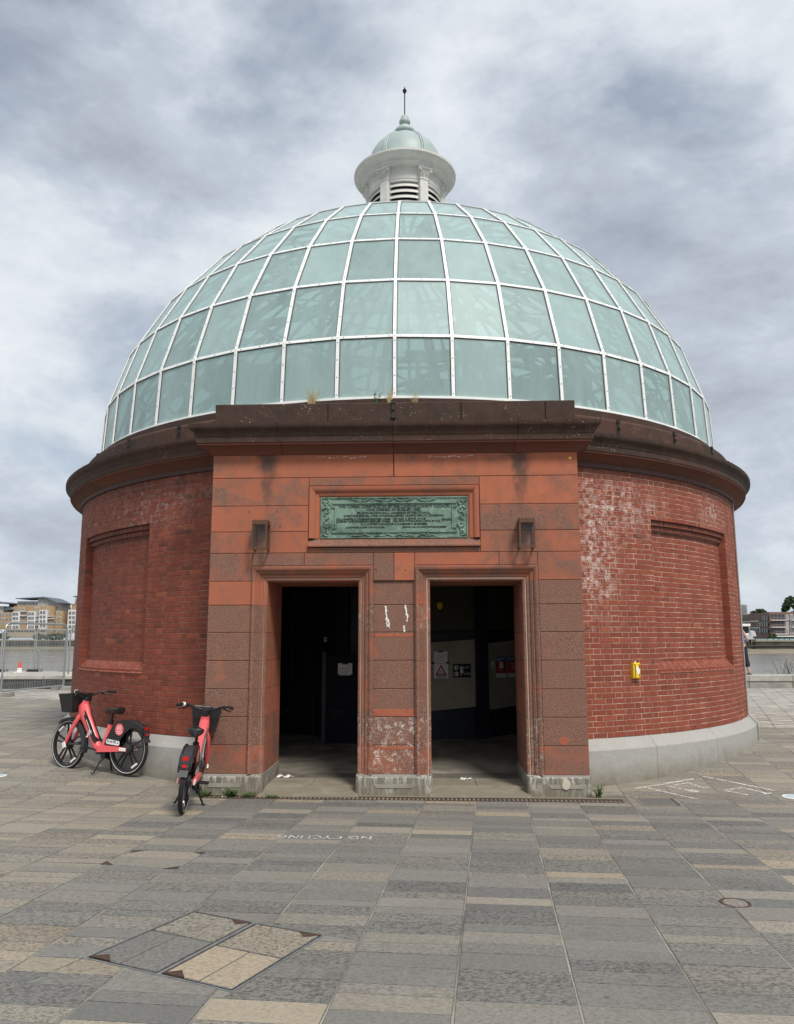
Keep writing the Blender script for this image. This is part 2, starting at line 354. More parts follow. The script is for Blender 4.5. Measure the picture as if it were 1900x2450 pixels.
M['white'] = simple('white_print', (0.78, 0.78, 0.76), 0.6, 0, 0.03)
M['spill'] = worn_paint('spilled_white_paint', (0.76, 0.76, 0.74), 0.30)
M['patch'] = painted_wall('red_paint_patch', (0.31, 0.085, 0.045), (0.38, 0.115, 0.06), 9)
M['indoor_panel'] = painted_wall('beige_panel', (0.27, 0.25, 0.20), (0.36, 0.335, 0.265), 2)
M['indoor_dark'] = painted_wall('navy_steel', (0.012, 0.015, 0.022), (0.022, 0.028, 0.042), 5, 0.5)
M['indoor_floor'] = painted_wall('lobby_floor', (0.10, 0.095, 0.08), (0.16, 0.15, 0.125), 4)
M['coral'] = simple('coral_paint', (0.84, 0.125, 0.135), 0.32, 0, 0.03, 8, 0.01)
M['black'] = simple('black_plastic', (0.014, 0.0145, 0.016), 0.42, 0, 0.2, 30, 0.05)
M['charcoal'] = simple('charcoal_plastic', (0.030, 0.032, 0.036), 0.5, 0, 0.15, 30, 0.05)
M['rubber'] = simple('tyre_rubber', (0.011, 0.011, 0.011), 0.75, 0, 0.25, 40, 0.1)
M['alloy'] = simple('grey_alloy', (0.42, 0.43, 0.43), 0.35, 0.8, 0.1)
M['galv'] = simple('galvanised_steel', (0.33, 0.345, 0.345), 0.45, 0.55, 0.15, 20)
M['red_lens'] = simple('red_lens', (0.55, 0.012, 0.010), 0.2)
M['yellow'] = simple('yellow_plastic', (0.80, 0.55, 0.015), 0.4, 0, 0.06)
M['red_print'] = simple('red_print', (0.42, 0.018, 0.016), 0.5)
M['blue_print'] = simple('blue_print', (0.02, 0.11, 0.36), 0.5)
M['dark_print'] = simple('dark_print', (0.012, 0.012, 0.014), 0.5)
M['grey_print'] = simple('grey_print', (0.25, 0.25, 0.26), 0.6)

# ------------------------------------------------------------------ ground, river, river walls
RIVER_Z = -5.3
mb = MB(); mb.face((-3000, 9.6, RIVER_Z), (3000, 9.6, RIVER_Z), (3000, 1400, RIVER_Z), (-3000, 1400, RIVER_Z))
o = mb.build('river', water_mat()); o['kind'] = 'structure'
land = MB()          # far land beyond the river and ground behind the viewer: one sheet to the horizon, stepped down to the river bed
def land_strip(y0, z0, y1, z1, x0=-3000, x1=3000): land.face((x0, y0, z0), (x1, y0, z0), (x1, y1, z1), (x0, y1, z1))
land_strip(-3000, 0.62, -30, 0.62); land_strip(-30, 0.62, -28, -0.5); land_strip(-28, -0.5, 9.55, -0.5); land_strip(9.55, -0.5, 9.55, -6.5); land_strip(9.55, -6.5, 1400, -6.5); land_strip(1400, -6.5, 1400, -1.0); land_strip(1400, -1.0, 3500, -1.0)
o = land.build('ground', painted_wall('rough_ground', (0.13, 0.125, 0.11), (0.21, 0.20, 0.17), 0.6), fix=False); o['kind'] = 'structure'

# paving: base sheet of joint mortar, 300 slabs as parts, the rest as stuff
HEAD = radians(5.75); U = Vector((sin(HEAD), cos(HEAD))); V = Vector((cos(HEAD), -sin(HEAD))); CW = 0.574
ORG = Vector((0.80, -6.87))
def in_frustum(x, y, k=0.62, e=1.6): return abs(x - 0.1) < k * (y + 16.0) + e
def cream_edge(x): return 1.0 - 0.37 * x          # joint line between grey slabs and cream setts
def blocked(x, y):
    lx, ly = x * cos(0.01921) - y * sin(0.01921), x * sin(0.01921) + y * cos(0.01921)
    if x * x + y * y < 6.15 ** 2: return True
    if abs(lx) < 2.25 and ly > -6.33: return True
    return False
ys = [-20, -15, -10.5, -7.5, -7.1, -6.75, -6.45, -6.15, -5.8, -5.2, -3.6, 0.5, 9.5]
mb = MB(); mb.rows([[(x, y, gz(y) - 0.0016) for x in (-40, -20, 0, 20, 40)] for y in ys])
PAVE = mb.build('pavement', M['joint'], fix=False); PAVE['kind'] = 'structure'
MHC = [(-1.68, -11.49), (-1.31, -10.67), (-0.42, -11.11), (-0.78, -11.92)]
def inside(poly, x, y):
    r = True
    for (ax, ay), (bx, by) in zip(poly, poly[1:] + poly[:1]):
        if (bx - ax) * (y - ay) - (by - ay) * (x - ax) > 0: r = False
    return r
def clip(poly, ax, ay, bx, by, keep_left):       # clip polygon by the line a->b
    out = []
    sd = lambda p: ((bx - ax) * (p[1] - ay) - (by - ay) * (p[0] - ax)) * (1 if keep_left else -1)
    for p, q_ in zip(poly, poly[1:] + poly[:1]):
        a, b = sd(p), sd(q_)
        if a >= 0: out.append(p)
        if (a >= 0) != (b >= 0):
            t = a / (a - b); out.append((p[0] + (q_[0] - p[0]) * t, p[1] + (q_[1] - p[1]) * t))
    return out
def parea(p): return abs(sum(a[0] * b[1] - b[0] * a[1] for a, b in zip(p, p[1:] + p[:1]))) / 2
slabs = []
prs = random.Random(11); jt = lambda: 0.0036 + prs.uniform(-0.001, 0.002)
for j in range(-34, 34):
    u = -9.0 - prs.random() * 0.2; run = 0; tone = 0.3
    while u < 17:
        L = prs.choice((0.12, 0.14, 0.16, 0.18, 0.19, 0.205, 0.23, 0.27)); 
        c = ORG + U * (u + L / 2) + V * ((j + 0.5) * CW)
        u0, u1 = u + 0.0028, u + L - 0.0028; u += L
        if not in_frustum(c.x, c.y) or c.y < -15.6 or c.y > cream_edge(c.x) or blocked(c.x, c.y): continue
        pl = [ORG + U * a + V * b for a, b in ((u0, j * CW + jt()), (u1, j * CW + jt()), (u1 + prs.uniform(-.002, .002), (j + 1) * CW - jt()), (u0 + prs.uniform(-.002, .002), (j + 1) * CW - jt()))]
        pl = [(p.x, p.y) for p in pl]
        if any(-2.45 < p[0] < 2.6 and -6.68 < p[1] < -6.3 for p in pl) and -2.42 < c.x < 2.5:
            pl = clip(pl, -2.45, -6.50 + 0.02, 2.55, -6.695 + 0.02, False)
            if len(pl) < 3 or parea(pl) < 0.01: continue
        # slabs cut along the access covers
        pieces = [pl]
        for Q in (MHC,):
            if min(p[0] for p in pl) < max(a for a, b in Q) and max(p[0] for p in pl) > min(a for a, b in Q) and min(p[1] for p in pl) < max(b for a, b in Q) and max(p[1] for p in pl) > min(b for a, b in Q):
                new = []; rest = pl
                for (ax, ay), (bx, by) in zip(Q, Q[1:] + Q[:1]):
                    out = clip(rest, ax, ay, bx, by, True)
                    if len(out) >= 3 and parea(out) > 0.002: new.append(out)
                    rest = clip(rest, ax, ay, bx, by, False)
                    if len(rest) < 3: break
                pieces = new
        nz = noise.noise(Vector((c.x * 0.35, c.y * 0.35, 3.0)))
        ptan = 0.10 + 0.22 * nz + (0.30 if c.x < -2.2 or c.y > -6.2 else 0.0) + (0.08 if c.x > 3 else 0)
        r = prs.random()
        if r < ptan: tone = prs.uniform(0.58, 0.86)
        elif r < ptan + 0.30: tone = prs.uniform(0.36, 0.58)
        else: tone = prs.uniform(0.12, 0.38)
        side = min(1.0, max(0.0, (c.y + 8.0) / 2.2)) if abs(c.x) > 2.3 else 0.0; side = max(side, min(1.0, max(0.0, (-2.0 - c.x) / 1.2)) * 0.8)
        tone = tone * (1 - side) + (0.44 + 0.30 * tone) * side
        for q_ in pieces: slabs.append((q_, (tone, prs.random(), prs.choice((0.1, 0.25, 0.5, 0.8, 1.0)), 1), (c - Vector(CAM[:2])).length))
def slab_geo(mb, poly, col, dz):
    mb.col = col; n = len(poly); cx = sum(p[0] for p in poly) / n; cy = sum(p[1] for p in poly) / n; i = len(mb.v)
    if (poly[1][0] - poly[0][0]) * (poly[2][1] - poly[1][1]) - (poly[1][1] - poly[0][1]) * (poly[2][0] - poly[1][0]) < 0: poly = poly[::-1]
    b = 0.0055
    def ins(p, d):
        l = max(0.02, math.hypot(p[0] - cx, p[1] - cy)); k = 1 - d / l; return (cx + (p[0] - cx) * k, cy + (p[1] - cy) * k)
    tp = [ins(p, b) for p in poly]
    mb.v += [(p[0], p[1], gz(p[1]) + dz) for p in tp] + [(p[0], p[1], gz(p[1]) + dz - 0.003) for p in poly] + [(p[0], p[1], gz(p[1]) - 0.02) for p in poly]
    mb._f(tuple(range(i, i + n))); mb.col = (col[0] * 0.3, 0.0, 0.9, 1)          # grime held in the worn edges
    for k in range(n):
        k2 = (k + 1) % n
        mb._f((i + k, i + n + k, i + n + k2, i + k2)); mb._f((i + n + k, i + 2 * n + k, i + 2 * n + k2, i + n + k2))
slabs.sort(key=lambda s: s[2])
def seen(s):
    c = s[0][0]; return 4.0 < s[2] and in_frustum(c[0], c[1], 0.51, 0.1) and c[1] > -12.6
near = [s for s in slabs if seen(s)][:300]; nearid = {id(s) for s in near}
for s in near:
    mb = MB(); slab_geo(mb, s[0], s[1], prs.uniform(0.0, 0.003)); mb.build('paving_slab', M['pave'], PAVE, fix=False)
mb = MB()
for s in slabs:
    if id(s) not in nearid: slab_geo(mb, s[0], s[1], prs.uniform(0.0, 0.003))
mb.build('paving_field', M['pave'], PAVE, kind='stuff', fix=False)
mb = MB()                                   # cream setts towards the river
a = radians(-20); cu, cv = Vector((cos(a), sin(a))), Vector((-sin(a), cos(a)))
for i in range(-70, 90):
    for j in range(-4, 110):
        c = cu * (i * 0.42 + (j % 2) * 0.21) + cv * (j * 0.135)
        if c.y < cream_edge(c.x) + 0.02 or c.y > 9.0 or c.x * c.x + c.y * c.y < 36 or not in_frustum(c.x, c.y, 0.62, 2.5): continue
        if abs(c.x) < 5.2 and c.y > 0: continue
        t = prs.uniform(0.5, 1.0) if j % 2 else prs.uniform(0.0, 0.35)
        p = [c + cu * a_ + cv * b_ for a_, b_ in ((-0.2, -0.06), (0.2, -0.06), (0.2, 0.06), (-0.2, 0.06))]
        slab_geo(mb, [(q_.x, q_.y) for q_ in p], (t, prs.random(), 0.2, 1), 0.0)
mb.build('cream_setts', M['cream'], PAVE, kind='stuff', fix=False)

# ------------------------------------------------------------------ rotunda: brick wall
RB = 6.25; Z0, NC, CH = 0.585, 50, 0.0703; ZT = Z0 + NC * CH
PAN = [(radians(45 * k - 10.6), radians(45 * k + 10.6)) for k in range(1, 8)]
PZ0, PZ1 = 1.40, 3.50
def cyl(a, r, z): return (r * sin(a), -r * cos(a), z)
mb = MB()                                        # mortar bed follows the wall and its sunk panels
def mort(a0, a1, r, z0, z1):
    n = max(1, int((a1 - a0) / radians(3)))
    mb.rows([[cyl(a0 + (a1 - a0) * i / n, r, z) for z in (z0, z1)] for i in range(n + 1)])
PA = math.asin(2.2 / RB); jr = 0.0035
edges = [PA] + [e for p in PAN for e in p] + [2 * pi - PA]
for k in range(0, len(edges) - 1):
    a0, a1 = edges[k], edges[k + 1]; pan = k % 2 == 1
    if not pan: mort(a0, a1, RB - jr, Z0, ZT)
    else:
        mort(a0, a1, RB - jr, Z0, PZ0); mort(a0, a1, RB - jr, PZ1, ZT); mort(a0 - 0.001, a1 + 0.001, RB - 0.11 - jr, PZ0, PZ1)
        n = 7
        for (ra, za), (rb_, zb) in (((RB - jr, PZ0), (RB - 0.11 - jr, PZ0 + 0.10)), ((RB - 0.11 - jr, PZ1), (RB - jr, PZ1 + 0.0005))):
            mb.rows([[cyl(a0 + (a1 - a0) * i / n, r, z) for r, z in ((ra, za), (rb_, zb))] for i in range(n + 1)])
        for aa in (a0, a1): mb.face(*[cyl(aa + (-0.001 if aa == a0 else 0.001), r_, z_) for r_, z_ in ((RB - jr, PZ0), (RB - 0.13, PZ0), (RB - 0.13, PZ1), (RB - jr, PZ1))])
WALL = mb.build('brick_wall', M['mortar'], ROT, fix=False)
WALL['label'] = 'curved wall of dark red bricks with sunk panels'
brs = random.Random(5); bricks = []
npair = 122; DA = 2 * pi / npair; JA = 0.0070 / RB; SA = DA * 0.665
def bloom(a, z):
    x = a - 2 * pi if a > pi else a; d = math.degrees(x); v = 0.0
    v += max(0, 1 - abs(d - 24.5) / 5.5) * (1.0 if 2.3 < z < 3.9 else 0.25 if z > 1.9 else 0) * (0.9 if z < 3.6 else 0.6)
    v += max(0, 1 - abs(d - 31) / 8) * max(0, 1 - abs(z - 3.55) / 0.5) * 0.8
    v += max(0, 1 - abs(d - 50) / 6) * max(0, 1 - abs(z - 3.7) / 0.35) * 0.75
    v += max(0, 1 - abs(d + 35) / 16) * max(0, 1 - abs(z - 3.7) / 0.42) * 0.32
    v += 0.05 if z > 3.3 else 0.02
    return min(1, v)
def add_brick(a0, a1, r, z0, z1, darkening=0.0):
    if a1 - a0 < 0.030 / RB: return
    ac = (a0 + a1) / 2; t = brs.gauss(0.5, 0.11) + 0.10 * noise.noise(Vector((sin(ac) * 3, cos(ac) * 3, z0)))
    x = ac - 2 * pi if ac > pi else ac
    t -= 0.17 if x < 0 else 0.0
    if brs.random() < 0.04: t += 0.35
    if brs.random() < 0.025: t -= 0.25
    bricks.append((a0, a1, r + brs.uniform(-0.0018, 0.0022), z0, z1, (min(1, max(0, t)), bloom(ac, z0) * brs.uniform(0.5, 1.2), darkening + (0.25 if z0 > ZT - 0.2 else 0), 1)))  # topmost courses of the wall are tinted darker
for i in range(NC):
    z0 = Z0 + i * CH + 0.0036; z1 = Z0 + (i + 1) * CH - 0.0036; zm = (z0 + z1) / 2
    off = (i % 2) * DA * 0.5 + brs.uniform(-0.1, 0.1) * JA
    inpan = PZ0 - 0.001 < zm < PZ1
    for k in range(npair + 1):
        for s0, s1 in ((0, SA), (SA, DA)):
            a0, a1 = off + k * DA + s0 + JA / 2 + brs.uniform(-.15, .15) * JA, off + k * DA + s1 - JA / 2 + brs.uniform(-.15, .15) * JA
            if (a0 + a1) / 2 > 2 * pi + off: continue
            if a1 < PA - 0.02 or a0 > 2 * pi - PA + 0.02: continue
            segs = [(a0, a1, 0)]
            if inpan:
                for (p0, p1) in PAN:
                    new = []
                    for (b0, b1, d) in segs:
                        if d or b1 <= p0 or b0 >= p1: new.append((b0, b1, d)); continue
                        if b0 < p0: new.append((b0, p0, 0))
                        if b1 > p1: new.append((p1, b1, 0))
                        new.append((max(b0, p0), min(b1, p1), 1))
                    segs = new
            for (b0, b1, d) in segs:
                if not d: add_brick(b0, b1, RB, z0, z1)
                else:
                    top = int(round((PZ1 - Z0) / CH)) - 1
                    dep = 0.11
                    if i == top: dep = 0.035
                    elif i == top - 1: dep = 0.07
                    if zm < PZ0 + 0.11: continue
                    add_brick(b0, b1, RB - dep, z0, z1, 0.35 if i >= top - 2 else 0)  # upper courses of each sunk panel are tinted darker
def brick_geo(mb, b):
    a0, a1, r, z0, z1, c = b; mb.col = c; e = 0.0035; ea = e / r; back = 0.108 if r > RB - 0.02 else 0.03
    i = len(mb.v)
    mb.v += [cyl(a0 + ea, r, z0 + e), cyl(a1 - ea, r, z0 + e), cyl(a1 - ea, r, z1 - e), cyl(a0 + ea, r, z1 - e),
             cyl(a0, r - e, z0), cyl(a1, r - e, z0), cyl(a1, r - e, z1), cyl(a0, r - e, z1),
             cyl(a0, r - back, z0), cyl(a1, r - back, z0), cyl(a1, r - back, z1), cyl(a0, r - back, z1)]
    for q_ in ((0, 1, 2, 3), (4, 5, 1, 0), (5, 6, 2, 1), (6, 7, 3, 2), (7, 4, 0, 3), (8, 9, 5, 4), (9, 10, 6, 5), (10, 11, 7, 6), (11, 8, 4, 7)):
        mb._f(tuple(i + k for k in q_))
def shown(b):
    a = (b[0] + b[1]) / 2 + -0.0192; p = Vector(cyl(a, b[2], b[3])); v = Vector(CAM) - p; nrm = Vector((sin(a), -cos(a), 0))
    c = v.normalized().dot(nrm); 
    if c < 0.15: return 0
    if b[0] < PA + 0.03 or b[1] > 2 * pi - PA - 0.03: return 0
    return (b[1] - b[0]) * c / v.length_squared
bricks.sort(key=shown, reverse=True)
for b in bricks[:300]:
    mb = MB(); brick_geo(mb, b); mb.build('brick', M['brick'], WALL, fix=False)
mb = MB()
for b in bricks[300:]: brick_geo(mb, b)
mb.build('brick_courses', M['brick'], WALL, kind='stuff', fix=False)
for kp, (p0, p1) in enumerate(PAN):                # two rows of sloping sill bricks under each panel
    if kp in (2, 3, 4): continue
    n = 17
    for row in range(2):
        for i in range(n):
            a0 = p0 + (p1 - p0) * (i + 0.04) / n; a1 = p0 + (p1 - p0) * (i + 0.96) / n
            lo, hi = (0.0, 0.5) if row == 0 else (0.5, 1.0)
            rr = lambda t, up=0.0: RB + 0.004 - 0.108 * t + up; zz = lambda t: PZ0 - 0.03 + 0.155 * t
            lo += 0.02
            mb = MB(); mb.col = (brs.uniform(0.4, 0.75), 0.1, 0, 1); sl = 0.012 if row == 0 else 0.0
            mb.hexa([cyl(a0, rr(lo, -0.08), zz(lo)), cyl(a1, rr(lo, -0.08), zz(lo)), cyl(a1, rr(lo, sl), zz(lo)), cyl(a0, rr(lo, sl), zz(lo)),
                     cyl(a0, rr(hi, -0.04), zz(hi)), cyl(a1, rr(hi, -0.04), zz(hi)), cyl(a1, rr(hi, sl), zz(hi)), cyl(a0, rr(hi, sl), zz(hi))])
            mb.build('sill_brick', M['brick'], WALL)
# ------------------------------------------------------------------ plinth, metal band, cornice, parapet rings (blocks)
def ring_blocks(name, prof, mats, parent, n, a_from, a_to, gap=0.004, col=lambda: (0.5, 0.0, 0.5, 1), sub=5, smooth=False, mi=None):
    for i in range(n):
        a0 = a_from + (a_to - a_from) * i / n; a1 = a_from + (a_to - a_from) * (i + 1) / n; ga = gap / 2 / RB
        mb = MB(); mb.col = col()
        j = brs.uniform(-0.0015, 0.0015)
        mb.rows([[cyl(a0 + ga + (a1 - a0 - 2 * ga) * k / sub, r + j, z) for r, z in prof] for k in range(sub + 1)], close_v=True, caps=True)
        if mi:
            nv = len(prof)
            for f in range(len(mb.f)): mb.m[f] = mi[f % nv] if f < nv * sub else 0
        o = mb.build(name, mats, parent, smooth=smooth)
mb = MB(); mb.lathe([(6.30, -0.5), (6.30, 0.45), (6.22, 0.56)], 96, radians(20.5), 2 * pi - radians(20.5))
PLN = mb.build('plinth', M['granite'], ROT)
PA2 = math.asin(2.32 / 6.40)
ring_blocks('plinth_stone', [(6.385, -0.4), (6.385, 0.455), (6.375, 0.47), (6.262, 0.583), (6.10, 0.583), (6.10, -0.4)], M['granite'], PLN, 26, PA2 - 0.03, 2 * pi - PA2 + 0.03, 0.005)
mb = MB(); A0, A1 = math.asin(2.31 / RB), 2 * pi - math.asin(2.31 / RB)
prof = [(6.20, 4.105), (6.285, 4.105), (6.285, 4.165), (6.20, 4.165)]
mb.rows([[cyl(A0 + (A1 - A0) * i / 120, r, z) for r, z in prof] for i in range(121)], close_v=True, caps=True)
mb.build('metal_band', M['lead'], ROT, smooth=True)
CPROF = [(-0.10, 4.16), (0.012, 4.16), (0.03, 4.19), (0.045, 4.21), (0.075, 4.235), (0.10, 4.25), (0.165, 4.262), (0.175, 4.28), (0.18, 4.35), (0.195, 4.37), (0.20, 4.40), (0.225, 4.43), (0.255, 4.45), (0.262, 4.47), (0.262, 4.515), (0.02, 4.565), (-0.10, 4.565)]
bed = [(-0.10, 4.16), (0.012, 4.16), (0.03, 4.185), (0.045, 4.205), (0.075, 4.23), (0.10, 4.248), (0.165, 4.262), (0.165, 4.285), (-0.10, 4.285)]
cor = [(-0.10, 4.286), (0.178, 4.286), (0.182, 4.355), (0.197, 4.372), (0.200, 4.40), (0.215, 4.425), (0.245, 4.445), (0.262, 4.465), (0.265, 4.515), (0.02, 4.562), (-0.10, 4.562)]
CORN = empty('cornice', parent=ROT)
dcol = lambda: (0.5, brs.uniform(0.4, 1), brs.uniform(0, 0.25), 1)
rcol = lambda: (0.5, 0, brs.uniform(0.5, 0.8), 1)
AC = math.asin(2.31 / 6.5); ex = 0.035
ring_blocks('cornice_stone', [(RB + ex * (o_ > 0.05) + o_, z) for o_, z in cor], M['dark'], CORN, 22, AC - 0.02, 2 * pi - AC + 0.02, 0.005, dcol, 6, True)
ring_blocks('bed_mould_stone', [(RB + ex * (o_ > 0.05) + o_, z) for o_, z in bed], M['dark'], CORN, 22, AC - 0.03, 2 * pi - AC + 0.03, 0.004, rcol, 6, True)
PAR = empty('parapet', parent=ROT)
ring_blocks('parapet_stone', [(6.05, 4.56), (6.245, 4.56), (6.245, 4.80), (6.225, 4.835), (6.05, 4.835)], M['dark'], PAR, 22, 0.35, 2 * pi - 0.35, 0.006, dcol, 6, False)
mb = MB(); mb.lathe([(6.06, 4.5), (6.06, 4.99), (5.93, 4.99), (5.93, 4.5)], 96)
mb.col = (0.5, 0, 0.1, 1); mb.c = [mb.col] * len(mb.f); mb.build('dome_kerb', M['dark'], ROT, smooth=True)
def clamp(parent, M4):
    mb = MB(); mb.box(-0.022, 0.022, -0.012, 0.002, -0.12, 0.13, M4); mb.box(-0.03, 0.03, -0.020, 0.0, 0.08, 0.12, M4); mb.box(-0.03, 0.03, -0.020, 0.0, -0.11, -0.07, M4); mb.box(-0.018, 0.018, -0.03, -0.01, -0.01, 0.02, M4)
    mb.build('iron_clamp', M['iron'], parent)
for d in (29.5, 40.5, 52, 63.5, 75, 86.5, -29.5, -40.5, -52, -63.5, -75, -86.5):
    a_ = radians(d); clamp(PAR, Matrix.Rotation(a_, 4, 'Z') @ Matrix.Translation((0, -6.245, 4.70)))

# ------------------------------------------------------------------ portal
DP, PWD, DPI = 6.362, 2.31, 5.30
DX0, DX1, DZ = 0.445, 1.585, 2.55          # door opening (both sides), head height
AR = 0.19                                   # architrave width
mb = MB()                                   # core behind the facing stones
for x0, x1 in ((-PWD + 0.03, -DX1 - 0.03), (-DX0 + 0.03, DX0 - 0.03), (DX1 + 0.03, PWD - 0.03)):
    mb.box(x0, x1, -DP + 0.06, -DPI, -0.3, DZ + 0.02)
mb.box(-PWD + 0.03, PWD - 0.03, -DP + 0.06, -DPI, DZ + 0.02, 4.50); mb.col = (0.5, 0, 0, 1)
POR = mb.build('stone_portal', M['mortar'], ROT); POR['label'] = 'projecting portal of weathered red stone with two doorways'
ZC = [0.245, 0.58, 0.91, 1.24, 1.58, 1.92, 2.255, DZ]
srs = random.Random(3)
def sblock(x0, x1, z0, z1, weather, tone=0.5, lime=0.0, y0=None, y1=None, name='stone_block', mat='stone', b=0.006):
    y0 = -DP if y0 is None else y0; y1 = -DP + 0.32 if y1 is None else y1; gp = 0.002
    mb = MB(); mb.col = (weather, lime, tone, 1); dy = srs.uniform(-0.0025, 0.001)
    mb.cbox(x0 + gp, x1 - gp, y0 + dy, y1, z0 + gp, z1 - gp, b); return mb.build(name, M[mat], POR)
def lime_of(z): return 0.0
for i in range(7):
    z0, z1 = ZC[i], ZC[i + 1]
    w = (0.55, 0.95, 0.95, 0.85, 0.9, 0.88, 0.05)[i]
    sblock(-PWD, -DX1 - AR, z0, z1, w if i != 6 else 0.15, srs.uniform(0.3, 0.8), 0.0)
    w = (0.6, 0.95, 1.05, 1.05, 1.0, 1.05, 1.0)[i]
    sblock(DX1 + AR, PWD, z0, z1, w, srs.uniform(0.2, 0.6))
    w = (0.6, 0.7, 0.85, 0.9, 0.85, 1.0, 0.8)[i]
    sblock(-DX0 + AR - 0.035, DX0 - AR + 0.035, z0, z1, w, srs.uniform(0.4, 0.8), (0.95, 0.75, 0.0, 0, 0, 0, 0)[i], y0=-DP + 0.03)
    for s in (-1, 1):                                # reveals of the doorways
        for (xa, xb) in ((s * DX1, s * (DX1 + 0.20)), (s * DX0, s * (DX0 - 0.18))):
            x0, x1 = min(xa, xb), max(xa, xb)
            mb = MB(); mb.col = ((0.25 if (s < 0 and abs(xa) > 1) else 0.5) + (0.25 if i < 2 else 0), 0, srs.uniform(0.5, 1), 1)
            mb.box(x0, x1, -DP + 0.1005, -DPI - 0.002, z0 + 0.002, z1 - 0.002); mb.build('reveal_stone', M['stone'], POR)
# architrave profile: (offset from opening edge, y)
APRO = [(0.0, 0.10), (0.0, 0.078), (0.010, 0.066), (0.042, 0.066), (0.046, 0.050), (0.052, 0.042), (0.082, 0.042), (0.086, 0.026), (0.094, 0.016), (0.104, 0.016), (0.108, 0.004), (0.126, 0.004), (0.132, -0.012), (0.144, -0.026), (0.166, -0.034), (0.174, -0.030), (0.178, -0.010), (0.190, -0.008), (0.190, 0.10)]
def jamb(xe, sgn, z0, z1, w, lime):
    mb = MB(); mb.col = (w, lime, srs.uniform(0.3, 0.9), 1); gp = 0.0015
    A = [(xe + sgn * o_, -DP + y, z0 + gp) for o_, y in APRO]; B = [(x, y, z1 - gp) for x, y, z in A]
    mb.rows([A, B], close_v=True, caps=True); mb.build('architrave_stone', M['stone'], POR, smooth=True)
for s in (-1, 1):
    xi, xo = s * DX0, s * DX1
    for i in range(7):
        z0, z1 = ZC[i], ZC[i + 1]
        jamb(xo, s, z0, z1, (0.6, 0.9, 0.9, 0.85, 0.9, 0.9, 0.1 if s < 0 else 0.8)[i], (0.5, 0.55, 0, 0, 0, 0, 0)[i] * (1 if s > 0 else 0.3))
        jamb(xi, -s, z0, z1, (0.55, 0.7, 0.75, 0.7, 0.75, 0.8, 0.6)[i], (0.45, 0.6, 0.1, 0, 0, 0.35, 0)[i])
    lo, hi = min(xi, xo), max(xi, xo)                # mitred head
    mb = MB(); mb.col = (0.5, 0, 0.35, 1); rows = []
    for o_, y in APRO:
        rows.append([(lo - o_, -DP + y, DZ), (lo - o_, -DP + y, DZ + o_), (hi + o_, -DP + y, DZ + o_), (hi + o_, -DP + y, DZ)])
    mb.rows(rows); mb.build('architrave_head', M['stone'], POR, smooth=True)
    mb = MB(); mb.col = (0.5, 0, 0.3, 1); mb.box(lo - 0.02, hi + 0.02, -DP + 0.08, -DPI - 0.002, DZ, DZ + 0.12); mb.build('door_lintel', M['stone'], POR)
# stones above the doors; tops of door heads are at DZ+AR
ZH = DZ + AR; Z5, Z6, Z7, Z8, Z9 = 2.90, 3.17, 3.50, 3.86, 4.163
sblock(-PWD, -DX1 - AR, DZ, Z5, 0.6, 0.4); sblock(-DX1 - AR, -1.12, ZH, Z5, 0.75, 0.4); sblock(-1.12, -DX0 + AR, ZH, Z5, 0.65, 0.4)
sblock(-DX0 + AR, 0.0, DZ, Z5, 0.7, 0.5); sblock(0.0, DX0 - AR, DZ, Z5, 0.15, 0.9); sblock(DX0 - AR, 1.30, ZH, Z5, 0.35, 0.7); sblock(1.30, DX1 + AR, ZH, Z5, 0.45, 0.5); sblock(DX1 + AR, PWD, DZ, Z5, 0.45, 0.4)
FX, FZ0, FZ1 = 1.075, 2.90, 3.86                     # plaque frame zone
sblock(-PWD, -FX, Z5, Z6, 0.45, 0.55); sblock(FX, PWD, Z5, Z6, 0.4, 0.7)
sblock(-PWD, -FX, Z6, Z7, 0.32, 0.7); sblock(FX, PWD, Z6, Z7, 0.62, 0.5)
sblock(-PWD, -FX, Z7, Z8, 0.42, 0.6); sblock(FX, PWD, Z7, Z8, 0.26, 1.0)
sblock(-PWD, -0.003, Z8, Z9, 0.33, 0.75); sblock(0.003, PWD, Z8, Z9, 0.26, 0.9)
# moulded frame round the plaque
FPRO = [(0.0, 0.09), (0.0, 0.05), (0.015, 0.045), (0.022, 0.035), (0.040, 0.03), (0.060, 0.028), (0.070, 0.010), (0.090, -0.006), (0.118, -0.012), (0.135, -0.012), (0.140, 0.0), (0.146, 0.06)]
px0, px1, pz0, pz1 = -0.93, 0.93, 3.085, 3.61
def frame_piece(pts, w, tone):
    mb = MB(); mb.col = (w, 0, tone, 1)
    mb.rows([[p(o_, -DP + y) for p in pts] for o_, y in FPRO]); mb.build('plaque_surround', M['stone'], POR, smooth=True)
frame_piece([lambda o_, y: (px0 - o_, y, pz1 + o_), lambda o_, y: (px1 + o_, y, pz1 + o_)], 0.3, 0.5)
frame_piece([lambda o_, y: (px0 - o_, y, pz0), lambda o_, y: (px0 - o_, y, pz1 + o_)], 0.12, 0.7)
frame_piece([lambda o_, y: (px1 + o_, y, pz1 + o_), lambda o_, y: (px1 + o_, y, pz0)], 0.12, 0.7)
mb = MB(); mb.col = (0.75, 0, 0.3, 1)                 # sloping sill of the plaque
mb.prism([(-DP + 0.05, pz0), (-DP - 0.045, pz0 - 0.095), (-DP - 0.045, pz0 - 0.11), (-DP + 0.05, pz0 - 0.115)], -FX, FX, Matrix(((0, 1, 0, 0), (1, 0, 0, 0), (0, 0, 1, 0), (0, 0, 0, 1))))
mb.build('plaque_sill', M['stone'], POR)
sblock(-FX, FX, Z5, pz0 - 0.116, 0.75, 0.4, y0=-DP + 0.003); sblock(-FX, FX, pz1 + 0.142, Z8, 0.5, 0.5)
